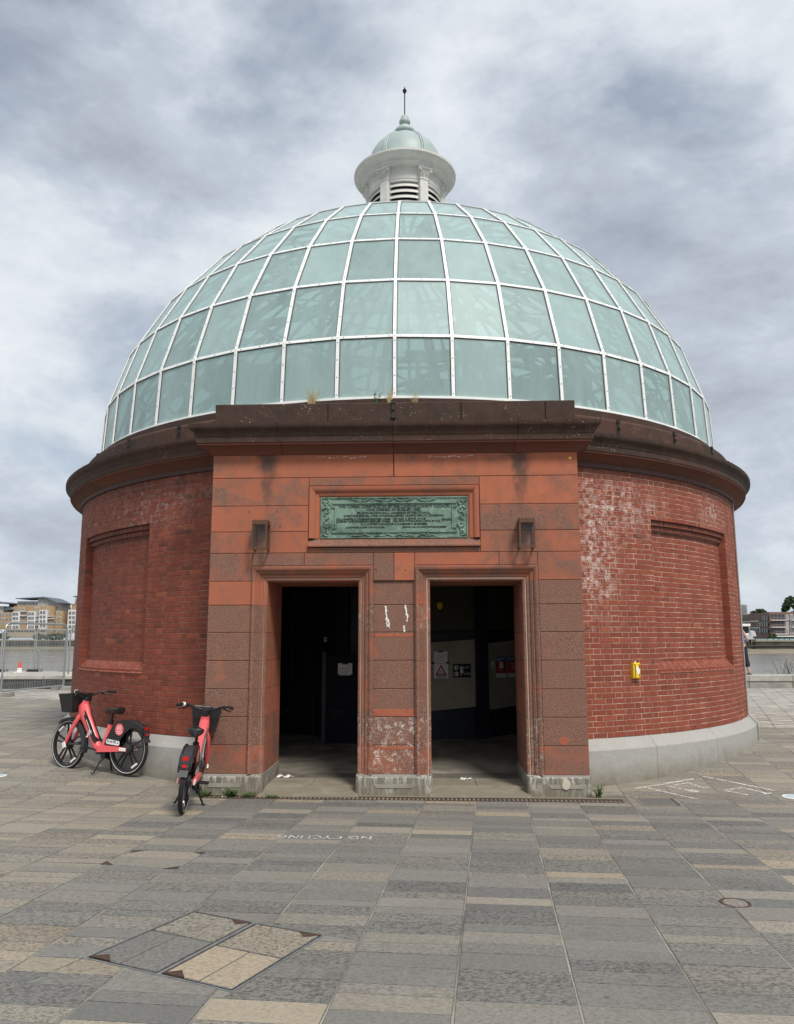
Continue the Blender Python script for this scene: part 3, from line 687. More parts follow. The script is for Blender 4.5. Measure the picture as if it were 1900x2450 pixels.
mb = MB(); mb.col = (0.6, 0, 0.3, 1); mb.box(-FX + 0.01, FX - 0.01, -DP + 0.07, -DP + 0.2, pz0 - 0.12, Z8 - 0.01); mb.build('plaque_back', M['stone'], POR)
# granite base blocks of the three piers, with a raised sloping panel on each
def base_block(x0, x1, mid):
    mb = MB(); mb.cbox(x0, x1, -DP - 0.035, -DPI, -0.3, 0.243, 0.03); mb.build('base_stone', M['base'], POR, smooth=False)
    mb = MB(); mb.hexa([(mid[0] + 0.10, -DP - 0.042, 0.10), (mid[1] - 0.10, -DP - 0.042, 0.10), (mid[1] - 0.1, -DP, 0.10), (mid[0] + 0.1, -DP, 0.10), (mid[0], -DP - 0.02, 0.246), (mid[1], -DP - 0.02, 0.246), (mid[1], -DP + 0.03, 0.246), (mid[0], -DP + 0.03, 0.246)])
    mb.build('base_panel', M['granite'], POR)
base_block(-PWD - 0.01, -DX1 + 0.01, (-PWD - 0.005, -DX1 - AR + 0.03)); base_block(-DX0 - 0.01, DX0 + 0.01, (-DX0 + AR - 0.06, DX0 - AR + 0.06)); base_block(DX1 - 0.01, PWD + 0.01, (DX1 + AR - 0.03, PWD + 0.005))
# cornice and parapet of the portal, mitred round its corners
def portal_run(name, prof, breaks, mat, col, parent):
    for bi, (xa, xb) in enumerate(zip(breaks, breaks[1:])):
        mb = MB(); mb.col = col(); gp = 0.0025
        first, last = bi == 0, bi == len(breaks) - 2
        rows = []
        for o_, z in prof:
            r = []
            if first: r += [(-PWD - o_, -5.45, z), (-PWD - o_, -DP - o_, z)]
            else: r += [(xa + gp, -DP - o_, z)]
            if last: r += [(PWD + o_, -DP - o_, z), (PWD + o_, -5.45, z)]
            else: r += [(xb - gp, -DP - o_, z)]
            rows.append(r)
        mb.rows(rows)
        mb.build(name, M[mat], parent, smooth=True)
portal_run('cornice_stone', cor, (-PWD, -1.45, 0.0, 1.55, PWD), 'dark', dcol, CORN)
portal_run('bed_mould_stone', bed, (-PWD, -1.42, 0.0, 1.52, PWD), 'dark', rcol, CORN)
for xa, xb in ((-PWD, -0.85), (-0.85, 0.0), (0.0, 0.86), (0.86, 1.93), (1.93, PWD)):
    mb = MB(); mb.col = (0.5, brs.uniform(0.8, 1.3), brs.uniform(0, 0.15), 1); mb.cbox(xa + 0.002, xb - 0.002, -DP + brs.uniform(-.002, .002), -5.55, 4.56, 4.84, 0.012); mb.build('parapet_stone', M['dark'], PAR)
clamp(PAR, Matrix.Translation((-0.005, -DP, 4.74)))
# paint repairs and white drips on the middle pier
PP = -DP + 0.03
def strip(x0, x1, z0, z1, mat, name, y=PP - 0.0045):
    mb = MB(); n = 14; top = []
    for i in range(n + 1): x = x0 + (x1 - x0) * i / n; top.append((x, z1 + srs.uniform(-0.006, 0.004)))
    bot = [(x0 + (x1 - x0) * i / n, z0 + srs.uniform(-0.002, 0.004)) for i in range(n, -1, -1)]
    mb.prism(top + bot, y, y + 0.006); mb.build(name, M[mat], POR)
strip(-0.275, 0.275, 1.865, 1.905, 'patch', 'paint_strip'); strip(-0.285, 0.285, 0.918, 1.005, 'patch', 'paint_strip'); strip(-0.285, 0.285, 0.535, 0.562, 'patch', 'paint_strip')
def drip(x, z, h, seed):
    r = random.Random(seed); mb = MB(); L, Rr = [], []; xx = x
    n = 12
    for i in range(n + 1):
        t = i / n; xx += r.uniform(-0.008, 0.010); w = 0.004 + 0.012 * r.random() * (1 if t < 0.8 else 0.4); L.append((xx - w, z - h * t)); Rr.append((xx + w, z - h * t))
    mb.prism(L + Rr[::-1], PP - 0.0045, PP + 0.002); mb.build('paint_drip', M['spill'], POR)
M['lime'] = worn_paint('lime_bloom', (0.62, 0.56, 0.50), 0.47)
def lime_run(x0, x1, z0, seed):
    r = random.Random(seed); n = 16; top = [(x0 + (x1 - x0) * i / n, z0 + 0.010 * sin(i * 0.9) + r.uniform(-0.004, 0.006)) for i in range(n + 1)]; bot = [(x, z - r.uniform(0.004, 0.022)) for x, z in top[::-1]]
    mb = MB(); mb.prism(top + bot, -DP - 0.0045, -DP + 0.001); mb.build('lime_streak', M['lime'], POR)
lime_run(-0.98, -0.35, 4.125, 1); lime_run(0.45, 1.0, 4.12, 2)
drip(-0.10, 2.24, 0.25, 1); drip(-0.085, 2.08, 0.11, 5); drip(0.135, 2.25, 0.20, 2); drip(0.13, 2.0, 0.08, 9)
mb = MB(); mb.prism([(2.02 + 0.062 * cos(t) * (1 + 0.12 * sin(3 * t)), 0.64 + 0.05 * sin(t)) for t in [2 * pi * k / 14 for k in range(14)]], -DP - 0.004, -DP + 0.003); mb.build('paint_spot', M['patch'], POR)
mb = MB(); mb.prism([(2.02 + 0.05 * cos(t) * (1 + 0.1 * sin(2 * t)), 0.15 + 0.06 * sin(t)) for t in [2 * pi * k / 12 for k in range(12)]], -DP - 0.050, -DP - 0.02); mb.build('mortar_patch', simple('cream_mortar', (0.5, 0.45, 0.36), 0.9), POR)
mb = MB(); mb.box(2.205, 2.235, -DP - 0.006, -DP, 4.065, 4.095); mb.build('survey_sticker', M['yellow'], POR)
for x, z in ((-1.83, 3.425), (-1.47, 3.425), (-1.43, 3.23), (1.47, 3.415), (1.82, 3.415), (-0.22, 2.69), (0.145, 2.68), (-0.24, 1.885), (0.0, 1.885), (0.24, 1.885), (-0.25, 0.965), (0.25, 0.965)):
    yy = PP - 0.005 if z < 2.5 else -DP - 0.0035
    mb = MB(); mb.prism([(x + 0.008 * cos(t), z + 0.008 * sin(t)) for t in [2 * pi * k / 8 for k in range(8)]], yy, yy + 0.01); mb.build('fixing_hole', M['void'], POR)

# ------------------------------------------------------------------ doorsteps and lobby inside
for s in (-1, 1):
    lo, hi = min(s * DX0, s * DX1), max(s * DX0, s * DX1)
    mb = MB(); mb.hexa([(lo - 0.05, -6.50, -0.2), (hi + 0.05, -6.50, -0.2), (hi, -DPI, -0.2), (lo, -DPI, -0.2), (lo - 0.03, -6.50, 0.018), (hi + 0.03, -6.50, 0.018), (hi + 0.0, -6.12, 0.072), (lo - 0.0, -6.12, 0.072)])
    mb.build('door_step', M['sill'], ROT)
    for k in range(2):
        xa, xb = (lo, lo + 0.55) if k == 0 else (lo + 0.55, hi)
        mb = MB(); mb.cbox(xa + 0.003, xb - 0.003, 0.0, 0.05, 0.0, 1.0, 0.003, Matrix(((1, 0, 0, 0), (0, 0, 1, -6.118), (0, -1, 0, 0.078), (0, 0, 0, 1))) @ Matrix.Diagonal((1, 1, 0.52, 1))); mb.build('threshold_slab', M['sill'], ROT)
mb = MB(); mb.face(*[cyl(2 * pi * k / 64, 5.75, 0.071) for k in range(64)]); LOB = mb.build('lobby_floor', M['joint'], ROT, fix=False)
for i in range(-6, 7):
    for j in range(7):
        x0 = i * 0.62 + (j % 2) * 0.31; y0 = -5.59 + j * 0.5
        if max(math.hypot(x0, y0), math.hypot(x0 + 0.62, y0)) > 5.9: continue
        mb = MB(); mb.box(x0 + 0.004, x0 + 0.616, y0 + 0.004, y0 + 0.496, 0.05, 0.076 + srs.uniform(0, 0.001)); mb.build('floor_tile', M['indoor_floor'], LOB)
mb = MB(); mb.lathe([(5.30, 0.0), (5.30, 4.7)], 64, radians(18.5), 2 * pi - radians(18.5)); mb.build('inner_wall', M['indoor_dark'], ROT, fix=False)
mb = MB(); mb.lathe([(0.3, 3.55), (5.85, 3.55), (5.85, 3.65), (0.3, 3.65)], 48); mb.lathe([(5.86, 4.70), (5.0, 4.70), (5.0, 4.75), (5.86, 4.75)], 48); mb.build('light_block_slab', M['indoor_dark'], ROT)  # added slab that keeps dome light out so the lobby stays dark
# lift shaft: 16-sided drum of pale panels in a riveted dark steel frame
SHR, NS, SHA = 3.02, 16, radians(14.45); SH = MB(); SH.lathe([(SHR - 0.06, 0.05), (SHR - 0.06, 3.56)], NS, pi / NS + SHA, 2 * pi + pi / NS + SHA)
SHAFT = SH.build('lift_shaft', M['indoor_dark'], ROT)
for k in range(-4, 5):
    a_ = 2 * pi * k / NS + SHA; MM = Matrix.Rotation(a_, 4, 'Z') @ Matrix.Translation((0, -SHR * cos(pi / NS), 0)); hw = SHR * sin(pi / NS)
    sl = 0.07 if k > -1 else 0.0
    if k >= 0:
        mb = MB(); mb.hexa([MM @ Vector(q_) for q_ in ((-hw + 0.1, 0, 0.66 + 0.0), (hw - 0.1, 0, 0.66 + sl), (hw - 0.1, 0.04, 0.66 + sl), (-hw + 0.1, 0.04, 0.66), (-hw + 0.1, 0, 1.76), (hw - 0.1, 0, 1.76 + sl), (hw - 0.1, 0.04, 1.76 + sl), (-hw + 0.1, 0.04, 1.76))]); mb.build('shaft_panel', M['indoor_panel'], SHAFT)
        mb = MB(); mb.box(-hw + 0.1, hw - 0.1, 0.0, 0.04, 1.98, 2.9, MM); mb.build('upper_panel', painted_wall('olive_panel%d' % k, (0.05, 0.05, 0.03), (0.08, 0.08, 0.05), 3), SHAFT)
        mb = MB(); mb.hexa([MM @ Vector(q_) for q_ in ((-hw, -0.06, 1.78), (hw, -0.06, 1.78 + sl), (hw, 0.03, 1.78 + sl), (-hw, 0.03, 1.78), (-hw, -0.06, 1.90), (hw, -0.06, 1.90 + sl), (hw, 0.03, 1.90 + sl), (-hw, 0.03, 1.90))]); mb.build('steel_beam', M['indoor_dark'], SHAFT)
    M2 = Matrix.Rotation(a_ + pi / NS, 4, 'Z') @ Matrix.Translation((0, -SHR, 0))
    mb = MB(); mb.box(-0.11, 0.11, -0.05, 0.05, 0.05, 3.5, M2); mb.build('steel_column', M['indoor_dark'], SHAFT)
    mb = MB()
    for zr in (0.5, 0.58):
        for i in range(9): mb.box(-0.5 + i * 0.12 - 0.008, -0.5 + i * 0.12 + 0.008, -0.012, 0.01, zr, zr + 0.016, MM)
    mb.build('rivet_row', M['indoor_dark'], SHAFT, kind='stuff')
def shaft_place(k, dx, z): # point on the face of shaft side k
    a_ = 2 * pi * k / NS + SHA; return Matrix.Rotation(-0.01921, 4, 'Z') @ Matrix.Rotation(a_, 4, 'Z') @ Matrix.Translation((dx, -SHR * cos(pi / NS) - 0.004, z))
RX = Matrix.Rotation(pi / 2, 4, 'X')
def board(name, Mx, w, h, mat, label, cat, t=0.006, group=None):
    e = empty(name); e.matrix_world = Mx; tag(e, label, cat, group)
    mb = MB(); mb.cbox(-w / 2, w / 2, -t, 0, -h / 2, h / 2, 0.001); mb.build('panel', mat, e); e['_t'] = t; return e
def flat(e, poly, mat, name, lift=1):
    t = e['_t']; mb = MB(); mb.prism(poly, -t - 0.0012 * lift, -t + 0.0005); return mb.build(name, mat, e)
def rect(x0, x1, z0, z1): return [(x0, z0), (x1, z0), (x1, z1), (x0, z1)]
def circ(x, z, r, n=20): return [(x + r * cos(2 * pi * k / n), z + r * sin(2 * pi * k / n)) for k in range(n)]
def notice(Mx, label, tabs):
    e = board('paper_notice', Mx, 0.23, 0.19, M['white'], label, 'notice', 0.003)
    for i in range(6): flat(e, rect(-0.09, 0.09 - (i % 3) * 0.02, 0.03 - i * 0.02, 0.034 - i * 0.02), M['grey_print'], 'print_line')
    flat(e, circ(0.07, 0.065, 0.009, 8), M['dark_print'], 'print_mark')
    for q_ in tabs: flat(e, rect(*q_), M['dark_print'], 'black_tape', 2)
    return e
kk = 1; 
notice(shaft_place(0, -0.115, 1.535), 'white printed notice taped above the red triangle warning sign', [(-0.04, 0.04, 0.08, 0.105), (-0.16, -0.1, -0.1, -0.075), (0.09, 0.15, -0.1, -0.075)])
e = board('warning_sign', shaft_place(0, -0.11, 1.315), 0.24, 0.235, M['white'], 'white warning sign with red triangle on the shaft panel', 'sign', 0.005)
flat(e, [(-0.1, -0.075), (0.1, -0.075), (0.0, 0.105)], M['red_print'], 'red_triangle'); flat(e, [(-0.062, -0.053), (0.062, -0.053), (0.0, 0.06)], M['white'], 'triangle_field', 2)
flat(e, [(-0.025, -0.005), (-0.01, -0.018), (0.012, -0.016), (0.03, -0.004), (0.01, -0.008)], M['dark_print'], 'falling_figure', 3); flat(e, rect(-0.045, 0.045, -0.042, -0.034), M['dark_print'], 'print_line', 3)
flat(e, rect(-0.08, 0.08, -0.093, -0.086), M['dark_print'], 'print_line'); flat(e, rect(-0.07, 0.07, -0.107, -0.1), M['dark_print'], 'print_line')
e = board('direction_sign', shaft_place(0, 0.25, 1.315), 0.31, 0.225, M['dark_print'], 'black direction sign reading LIFT and STAIRS with white arrows', 'sign', 0.005)
for zc, s in ((0.05, 1), (-0.052, -1)):
    flat(e, circ(-0.1, zc, 0.038), M['white'], 'arrow_disc')
    flat(e, rect(-0.122, -0.08, zc - 0.005, zc + 0.005), M['dark_print'], 'arrow_shaft', 2)
    flat(e, [(-0.1 + s * 0.028, zc), (-0.1 + s * 0.004, zc + 0.026), (-0.1 - s * 0.006, zc + 0.02), (-0.1 + s * 0.012, zc), (-0.1 - s * 0.006, zc - 0.02), (-0.1 + s * 0.004, zc - 0.026)], M['dark_print'], 'arrow_head', 2)
for i in range(3): flat(e, rect(-0.033 + i * 0.02, -0.018 + i * 0.02, 0.028, 0.058), M['white'], 'pictogram'); flat(e, circ(-0.0255 + i * 0.02, 0.068, 0.006, 8), M['white'], 'pictogram')
flat(e, rect(-0.033, 0.018, -0.035, 0.018), M['white'], 'pictogram'); flat(e, [(-0.035, -0.075), (-0.02, -0.075), (0.01, -0.04), (0.018, -0.036), (0.005, -0.036)], M['white'], 'pictogram')
text('lift_lettering', 'LIFT', 0.042, Matrix.Translation((0.08, -0.0065, 0.05)) @ RX, M['white'], e, 0.0006); text('stairs_lettering', 'STAIRS', 0.042, Matrix.Translation((0.09, -0.0065, -0.052)) @ RX, M['white'], e, 0.0006, sx=0.92)
for dx, lab in ((-0.15, 'red and blue printed poster with a blank white square'), (0.125, 'red and blue printed poster with lines of small white print')):
    e = board('poster', shaft_place(1, dx, 1.36), 0.235, 0.345, M['red_print'], lab, 'poster', 0.004)
    flat(e, rect(-0.1175, 0.1175, 0.1, 0.1725), M['blue_print'], 'blue_header'); flat(e, rect(-0.085, -0.05, 0.113, 0.152), M['white'], 'header_mark', 2); flat(e, rect(-0.035, 0.08, 0.137, 0.148), M['white'], 'print_line', 2); flat(e, rect(-0.035, 0.02, 0.118, 0.127), M['white'], 'print_line', 2)
    zig = [(-0.1175, -0.1725), (0.1175, -0.1725)] + [(0.1175 - i * 0.0235, -0.105 + (0.012 if i % 2 else -0.004)) for i in range(11)]
    flat(e, zig, M['white'], 'white_footer')
    if dx < -0.1: flat(e, rect(-0.045, 0.045, -0.02, 0.085), M['white'], 'white_square', 2); flat(e, rect(-0.07, 0.07, -0.055, -0.05), M['white'], 'print_line', 2)
    else:
        for i in range(7): flat(e, rect(-0.07, 0.07 - (i % 3) * 0.015, 0.07 - i * 0.022, 0.077 - i * 0.022), M['white'], 'print_line', 2)
e = board('wall_switch', shaft_place(1, -0.34, 1.40), 0.04, 0.10, M['white'], 'small white switch plate beside the red posters', 'switch', 0.01); flat(e, rect(-0.01, 0.01, -0.03, 0.0), M['dark_print'], 'button')
e = board('round_sticker', shaft_place(0, -0.12, 2.38), 0.005, 0.005, M['yellow'], 'yellow oval sticker on the dark upper panel inside', 'sticker', 0.003); flat(e, [(0.05 * cos(t), 0.06 * sin(t) + (0.01 if abs(cos(t)) > 0.7 else 0)) for t in [2 * pi * k / 18 for k in range(18)]], M['yellow'], 'sticker_face')
# dark blue door leaf in the left doorway, with a taped notice
LEAF = empty('lobby_door', (0, 0, 0)); LEAF.matrix_world = Matrix.Rotation(-0.01921, 4, 'Z') @ Matrix.Translation((-0.80, -3.32, 0.08)); tag(LEAF, 'dark blue steel door standing inside the left doorway', 'door')
mb = MB(); mb.box(-0.42, 0.42, 0, 0.05, 0.02, 1.5); mb.build('door_leaf', painted_wall('navy_door', (0.004, 0.006, 0.012), (0.007, 0.010, 0.019), 4, 0.9), LEAF)
mb = MB(); mb.box(-0.30, -0.14, -0.03, 0.0, 0.60, 0.625); mb.box(-0.155, -0.135, -0.03, 0, 0.55, 0.66); mb.build('handle', M['iron'], LEAF)
for x in (-0.45, 0.45):
    mb = MB(); mb.box(x - 0.03, x + 0.03, -0.01, 0.06, 0.0, 1.55); mb.build('door_frame', M['indoor_dark'], LEAF)
notice(LEAF.matrix_world @ Matrix.Translation((-0.11, -0.004, 1.28)), 'white printed notice taped to the dark blue door', [(-0.05, 0.05, 0.075, 0.1), (-0.118, -0.09, -0.098, -0.075), (0.09, 0.118, -0.098, -0.075)])
RAIL = empty('stair_rail', (0, 0, 0)); RAIL.matrix_world = Matrix.Rotation(-0.01921, 4, 'Z'); tag(RAIL, 'thin metal stair handrail in the dark left lobby', 'handrail')
mb = MB(); mb.tube([(-2.05, -3.35, 0.60), (-1.42, -3.3, 0.96)], 0.014, 8); mb.build('rail', M['iron'], RAIL); mb = MB(); mb.tube([(-1.42, -3.3, 0.96), (-1.42, -3.3, 0.07)], 0.014, 8); mb.build('post', M['indoor_dark'], RAIL); mb = MB(); mb.tube([(-2.03, -3.35, 0.62), (-2.03, -3.35, 0.07)], 0.014, 8); mb.build('post', M['indoor_dark'], RAIL)
e = board('switch_plate', Matrix.Rotation(-0.01921, 4, 'Z') @ Matrix.Rotation(-2 * pi / NS, 4, 'Z') @ Matrix.Translation((-0.20, -SHR * cos(pi / NS) - 0.004, 1.83)), 0.055, 0.08, M['white'], 'small white plate high on the dark wall of the left lobby', 'sign', 0.005); flat(e, rect(-0.012, 0.012, 0.0, 0.02), M['dark_print'], 'print_mark')
def litter(name, x, y, z, seed, label, s=1.0):
    r = random.Random(seed); mb = MB(); n = 9; rows = []
    for i in range(n): rows.append([((i / (n - 1) - 0.5) * 0.16 * s + r.uniform(-.008, .008), (j - 1.5) * 0.022 * s + r.uniform(-.008, .008), z + 0.004 + max(0, r.uniform(-0.01, 0.028)) * s) for j in range(4)])
    mb.rows(rows); o = mb.build(name, M['white'], smooth=True, loc=(x, y, 0)); md = o.modifiers.new('t', 'SOLIDIFY'); md.thickness = 0.002; tag(o, label, 'litter'); return o
litter('crumpled_tissue', -1.55, -5.55, 0.078, 4, 'crumpled white tissue lying inside the left doorway', 1.3); litter('crumpled_tissue', 0.77, -5.72, 0.078, 8, 'crumpled white tissue lying on the right doorstep', 0.9); litter('paper_scrap', -2.12, -6.44, 0.0, 3, 'white paper scrap by the drain below the left pier', 0.55)

# ------------------------------------------------------------------ glazed dome
NB = 48
RINGS = [(6.0, 5.0), (5.953, 5.902), (5.645, 6.861), (5.143, 7.756), (4.493, 8.549), (3.755, 9.2), (2.95, 9.69), (2.10, 10.02), (1.25, 10.18), (0.70, 10.22)]
def dpt(i, k, out=0.0):
    r, z = RINGS[k]; a_ = 2 * pi * i / NB
    if out:
        k0, k1 = max(0, k - 1), min(len(RINGS) - 1, k + 1); t = Vector((RINGS[k1][0] - RINGS[k0][0], 0, RINGS[k1][1] - RINGS[k0][1])).normalized(); n = Vector((t.z, 0, -t.x)); r += n.x * out; z += n.z * out
    return Vector(cyl(a_, r, z))
mb = MB(); mb.lathe([(6.03, 4.985), (6.03, 5.035), (5.96, 5.035), (5.96, 4.985)], NB); DOME = mb.build('glass_dome', M['white_metal'], ROT)
DOME['label'] = 'glazed dome of pale green panes in white bars'
def bar(mb, p, q_, n, w, d0, d1):
    t = (q_ - p).normalized(); s = t.cross(n).normalized() * w / 2
    mb.hexa([p - s + n * d0, p + s + n * d0, q_ + s + n * d0, q_ - s + n * d0, p - s + n * d1, p + s + n * d1, q_ + s + n * d1, q_ - s + n * d1])
def pnorm(i, k):
    a, b, c = dpt(i, k), dpt(i + 1, k), dpt(i, k + 1); n = (b - a).cross(c - a).normalized()
    return n if n.dot(Vector((a.x, a.y, 0.6))) > 0 else -n
vis = lambda i: True
for i in range(NB):
    mb = MB(); mc = MB()
    for k in range(len(RINGS) - 1):
        n = (pnorm(i, k) + pnorm(i - 1, k)).normalized()
        bar(mb, dpt(i, k), dpt(i, k + 1), n, 0.046 if k < 6 else 0.035, -0.02, 0.022); bar(mc, dpt(i, k), dpt(i, k + 1), n, 0.066, -0.03, 0.006)
    o = mb.build('glazing_bar', M['white_metal'], DOME); mc.build('rubber_seal', M['black_seal'], DOME)
for k in range(1, len(RINGS) - 1):
    mb = MB(); mc = MB()
    for i in range(NB):
        n = (pnorm(i, k) + pnorm(i, max(0, k - 1))).normalized(); a_, b_ = dpt(i, k), dpt(i + 1, k); d = (b_ - a_).normalized() * 0.022
        bar(mb, a_ + d, b_ - d, n, 0.040 if k < 6 else 0.03, -0.02, 0.017); bar(mc, a_ + d, b_ - d, n, 0.058, -0.03, 0.004)
    mb.build('ring_bar', M['white_metal'], DOME); mc.build('rubber_seal', M['black_seal'], DOME)
mbolt = MB()
for i in range(NB):
    a_ = math.atan2(sin(2 * pi * i / NB), cos(2 * pi * i / NB))
    if abs(a_) > 1.7: continue
    for k in range(0, 5):
        n = (pnorm(i, k) + pnorm(i - 1, k)).normalized(); p, q_ = dpt(i, k), dpt(i, k + 1)
        for t in (0.08, 0.36, 0.64, 0.92): c = p.lerp(q_, t); bar(mbolt, c - (q_ - p).normalized() * 0.007, c + (q_ - p).normalized() * 0.007, n, 0.014, 0.02, 0.027)
        if k:
            n = (pnorm(i, k) + pnorm(i, k - 1)).normalized(); p, q_ = dpt(i, k), dpt(i + 1, k)
            for t in (0.1, 0.5, 0.9): c = p.lerp(q_, t); bar(mbolt, c - (q_ - p).normalized() * 0.007, c + (q_ - p).normalized() * 0.007, n, 0.014, 0.014, 0.021)
mbolt.build('bar_bolts', M['galv'], DOME, kind='stuff')
prg = random.Random(21); mst = MB()
for k in range(len(RINGS) - 1):
    for i in range(NB):
        a, b, c, d = dpt(i, k), dpt(i + 1, k), dpt(i + 1, k + 1), dpt(i, k + 1); n = pnorm(i, k); e_ = 0.010
        tgt = MB() if k < 6 else mst; tgt.col = (prg.random(), prg.random(), 0, 1)
        q_ = [a.lerp(b, e_), b.lerp(a, e_), c.lerp(d, e_), d.lerp(c, e_)]; n = n + Vector((prg.uniform(-1, 1), prg.uniform(-1, 1), prg.uniform(-1, 1))) * 0.004
        tgt.hexa([v - n * 0.008 for v in q_] + [v + n * 0.002 for v in q_])
        if k < 6: tgt.build('pane', M['glass'], DOME, fix=False)
mst.build('crown_panes', M['glass'], DOME, kind='stuff', fix=False)
# steelwork seen through the glass: arched lattice ribs, ring purlins, motor room and gantry
TR = MB(); TR.lathe([(5.55, 4.72), (5.55, 4.9), (5.4, 4.9), (5.4, 4.72)], 48); TRO = TR.build('dome_steelwork', M['steel'], ROT)
def ip(a_, k, s): r, z = RINGS[k]; return Vector(cyl(a_, r * s, 4.75 + (z - 4.75) * s))
for i in range(16):
    a_ = 2 * pi * (i + 0.5) / 16; mb = MB()
    for k in range(0, 8):
        n = Vector((sin(a_), -cos(a_), 0.5)).normalized()
        for s in (0.955, 0.865): bar(mb, ip(a_, k, s), ip(a_, k + 1, s), n, 0.09, -0.03, 0.03)
        bar(mb, ip(a_, k, 0.955), ip(a_, k + 1, 0.865), n, 0.06, -0.02, 0.02); bar(mb, ip(a_, k, 0.865), ip(a_, k, 0.955), n, 0.06, -0.02, 0.02)
    mb.build('arched_rib', M['steel'], TRO)
for k in (1, 2, 3, 4, 5):
    mb = MB()
    for i in range(16):
        a0, a1 = 2 * pi * (i + 0.5) / 16, 2 * pi * (i + 1.5) / 16; n = Vector((sin(a0), -cos(a0), 0.3)).normalized()
        bar(mb, ip(a0, k, 0.91), ip(a1, k, 0.91), n, 0.08, -0.03, 0.03)
        if i % 2: bar(mb, ip(a0, k - 1, 0.91), ip(a1, k, 0.91), n, 0.05, -0.02, 0.02)
        else: bar(mb, ip(a1, k - 1, 0.91), ip(a0, k, 0.91), n, 0.05, -0.02, 0.02)
    mb.build('purlin_ring', M['steel'], TRO)
mb = MB(); mb.box(-3.1, -1.0, -3.6, 0.5, 3.6, 6.25); mb.box(-3.25, -0.85, -3.75, 0.65, 6.25, 6.35); mb.build('motor_room', painted_wall('grey_blockwork', (0.14, 0.17, 0.18), (0.20, 0.24, 0.25), 3), TRO)
mb = MB(); mb.box(0.1, 3.0, -4.3, -4.1, 5.55, 5.85); mb.box(0.1, 3.0, -4.3, -4.1, 6.25, 6.33)
for x in (0.3, 0.9, 1.5, 2.1, 2.7): mb.box(x - 0.04, x + 0.04, -4.26, -4.16, 4.7, 6.3)
mb.build('gantry', M['steel'], TRO)

# ------------------------------------------------------------------ cupola (louvred lantern) on the crown
mb = MB(); mb.lathe([(0.0, 10.0), (0.95, 10.0), (0.95, 10.32), (0.88, 10.36), (0.76, 10.36), (0.76, 10.4)], 48); CUP = mb.build('cupola', M['cup_white'], ROT, smooth=True); CUP['label'] = 'white louvred lantern with grey green cap and spike'
mb = MB(); mb.lathe([(0.70, 10.36), (0.70, 11.6)], 48); mb.build('louvre_void', M['void'], CUP, fix=False)
for i in range(6):
    a0, a1 = radians(60 * i + 30 + 7.5), radians(60 * i + 90 - 7.5)
    for j in range(8):
        z = 10.42 + j * 0.132; mb = MB(); pr = [(0.72, z + 0.125), (0.735, z + 0.125), (0.805, z + 0.035), (0.805, z + 0.010), (0.79, z + 0.010)]
        mb.rows([[cyl(a0 + (a1 - a0) * q_ / 10, r, zz) for r, zz in pr] for q_ in range(11)], close_v=True, caps=True); mb.build('louvre', M['cup_white'], CUP, smooth=True)
    a_ = radians(60 * i + 30); MM = Matrix.Rotation(a_, 4, 'Z') @ Matrix.Translation((0, -0.80, 0))
    mb = MB(); mb.cbox(-0.098, 0.098, -0.065, 0.12, 10.4, 11.56, 0.006, MM); mb.cbox(-0.112, 0.112, -0.08, 0.1, 11.52, 11.555, 0.006, MM); PIL = mb.build('pilaster', M['cup_white'], CUP)
    mb = MB()                                     # leafy capital with corner scrolls
    rows = []
    for t in range(7):
        f = t / 6; w = 0.098 + 0.045 * f * f; dd = 0.065 + 0.05 * f * f; rows.append([MM @ Vector(p) for p in ((-w, 0.08, 11.556 + 0.19 * f), (-w, -dd, 11.556 + 0.19 * f), (w, -dd, 11.556 + 0.19 * f), (w, 0.08, 11.556 + 0.19 * f))])
    mb.rows(rows, close_v=True, caps=True)
    mb.box(-0.165, 0.165, -0.135, 0.08, 11.748, 11.79, MM)
    for xx in (-0.075, -0.025, 0.025, 0.075):
        mb.tube([MM @ Vector((xx, -0.066, 11.565)), MM @ Vector((xx * 1.1, -0.088, 11.62)), MM @ Vector((xx * 1.15, -0.112, 11.665)), MM @ Vector((xx * 1.15, -0.125, 11.66))], [0.012, 0.018, 0.014, 0.008], 6)
    for s in (-1, 1):
        cpt = [Vector((s * (0.135 + 0.032 * (1 - q_ / 14) * cos(q_ * 0.75)), -0.125 - 0.002 * q_, 11.70 + 0.032 * (1 - q_ / 14) * sin(q_ * 0.75))) for q_ in range(13)]
        mb.tube([MM @ p for p in cpt], 0.010, 6); mb.tube([MM @ Vector((s * 0.04, -0.10, 11.64)), MM @ Vector((s * 0.08, -0.12, 11.69)), MM @ Vector((s * 0.125, -0.13, 11.735))], 0.010, 6)
    mb.build('capital', M['cup_white'], CUP, smooth=True)
mb = MB(); mb.lathe([(0.70, 11.48), (0.80, 11.48), (0.80, 11.53), (0.812, 11.535), (0.812, 11.63), (0.80, 11.64), (0.80, 11.72), (0.83, 11.74), (0.83, 11.78), (0.86, 11.795)], 64); mb.build('frieze', M['cup_white'], CUP, smooth=True)
mb = MB(); mb.lathe([(0.80, 11.79), (0.93, 11.79), (0.93, 11.82), (0.97, 11.84), (0.97, 11.875), (1.00, 11.885), (1.05, 11.90), (1.085, 11.935), (1.10, 11.97), (1.135, 11.985), (1.14, 12.03), (1.10, 12.05), (0.75, 12.10)], 72); mb.build('eaves', M['cup_white'], CUP, smooth=True)
mb = MB(); DPR = [(0.83, 12.07)] + [(0.83 * cos(radians(t)), 12.21 + 0.83 * sin(radians(t))) for t in (0, 12, 24, 36, 48, 58, 67, 75, 80)]
mb.lathe(DPR, 64); mb.build('cap_dome', M['cup_green'], CUP, smooth='all')
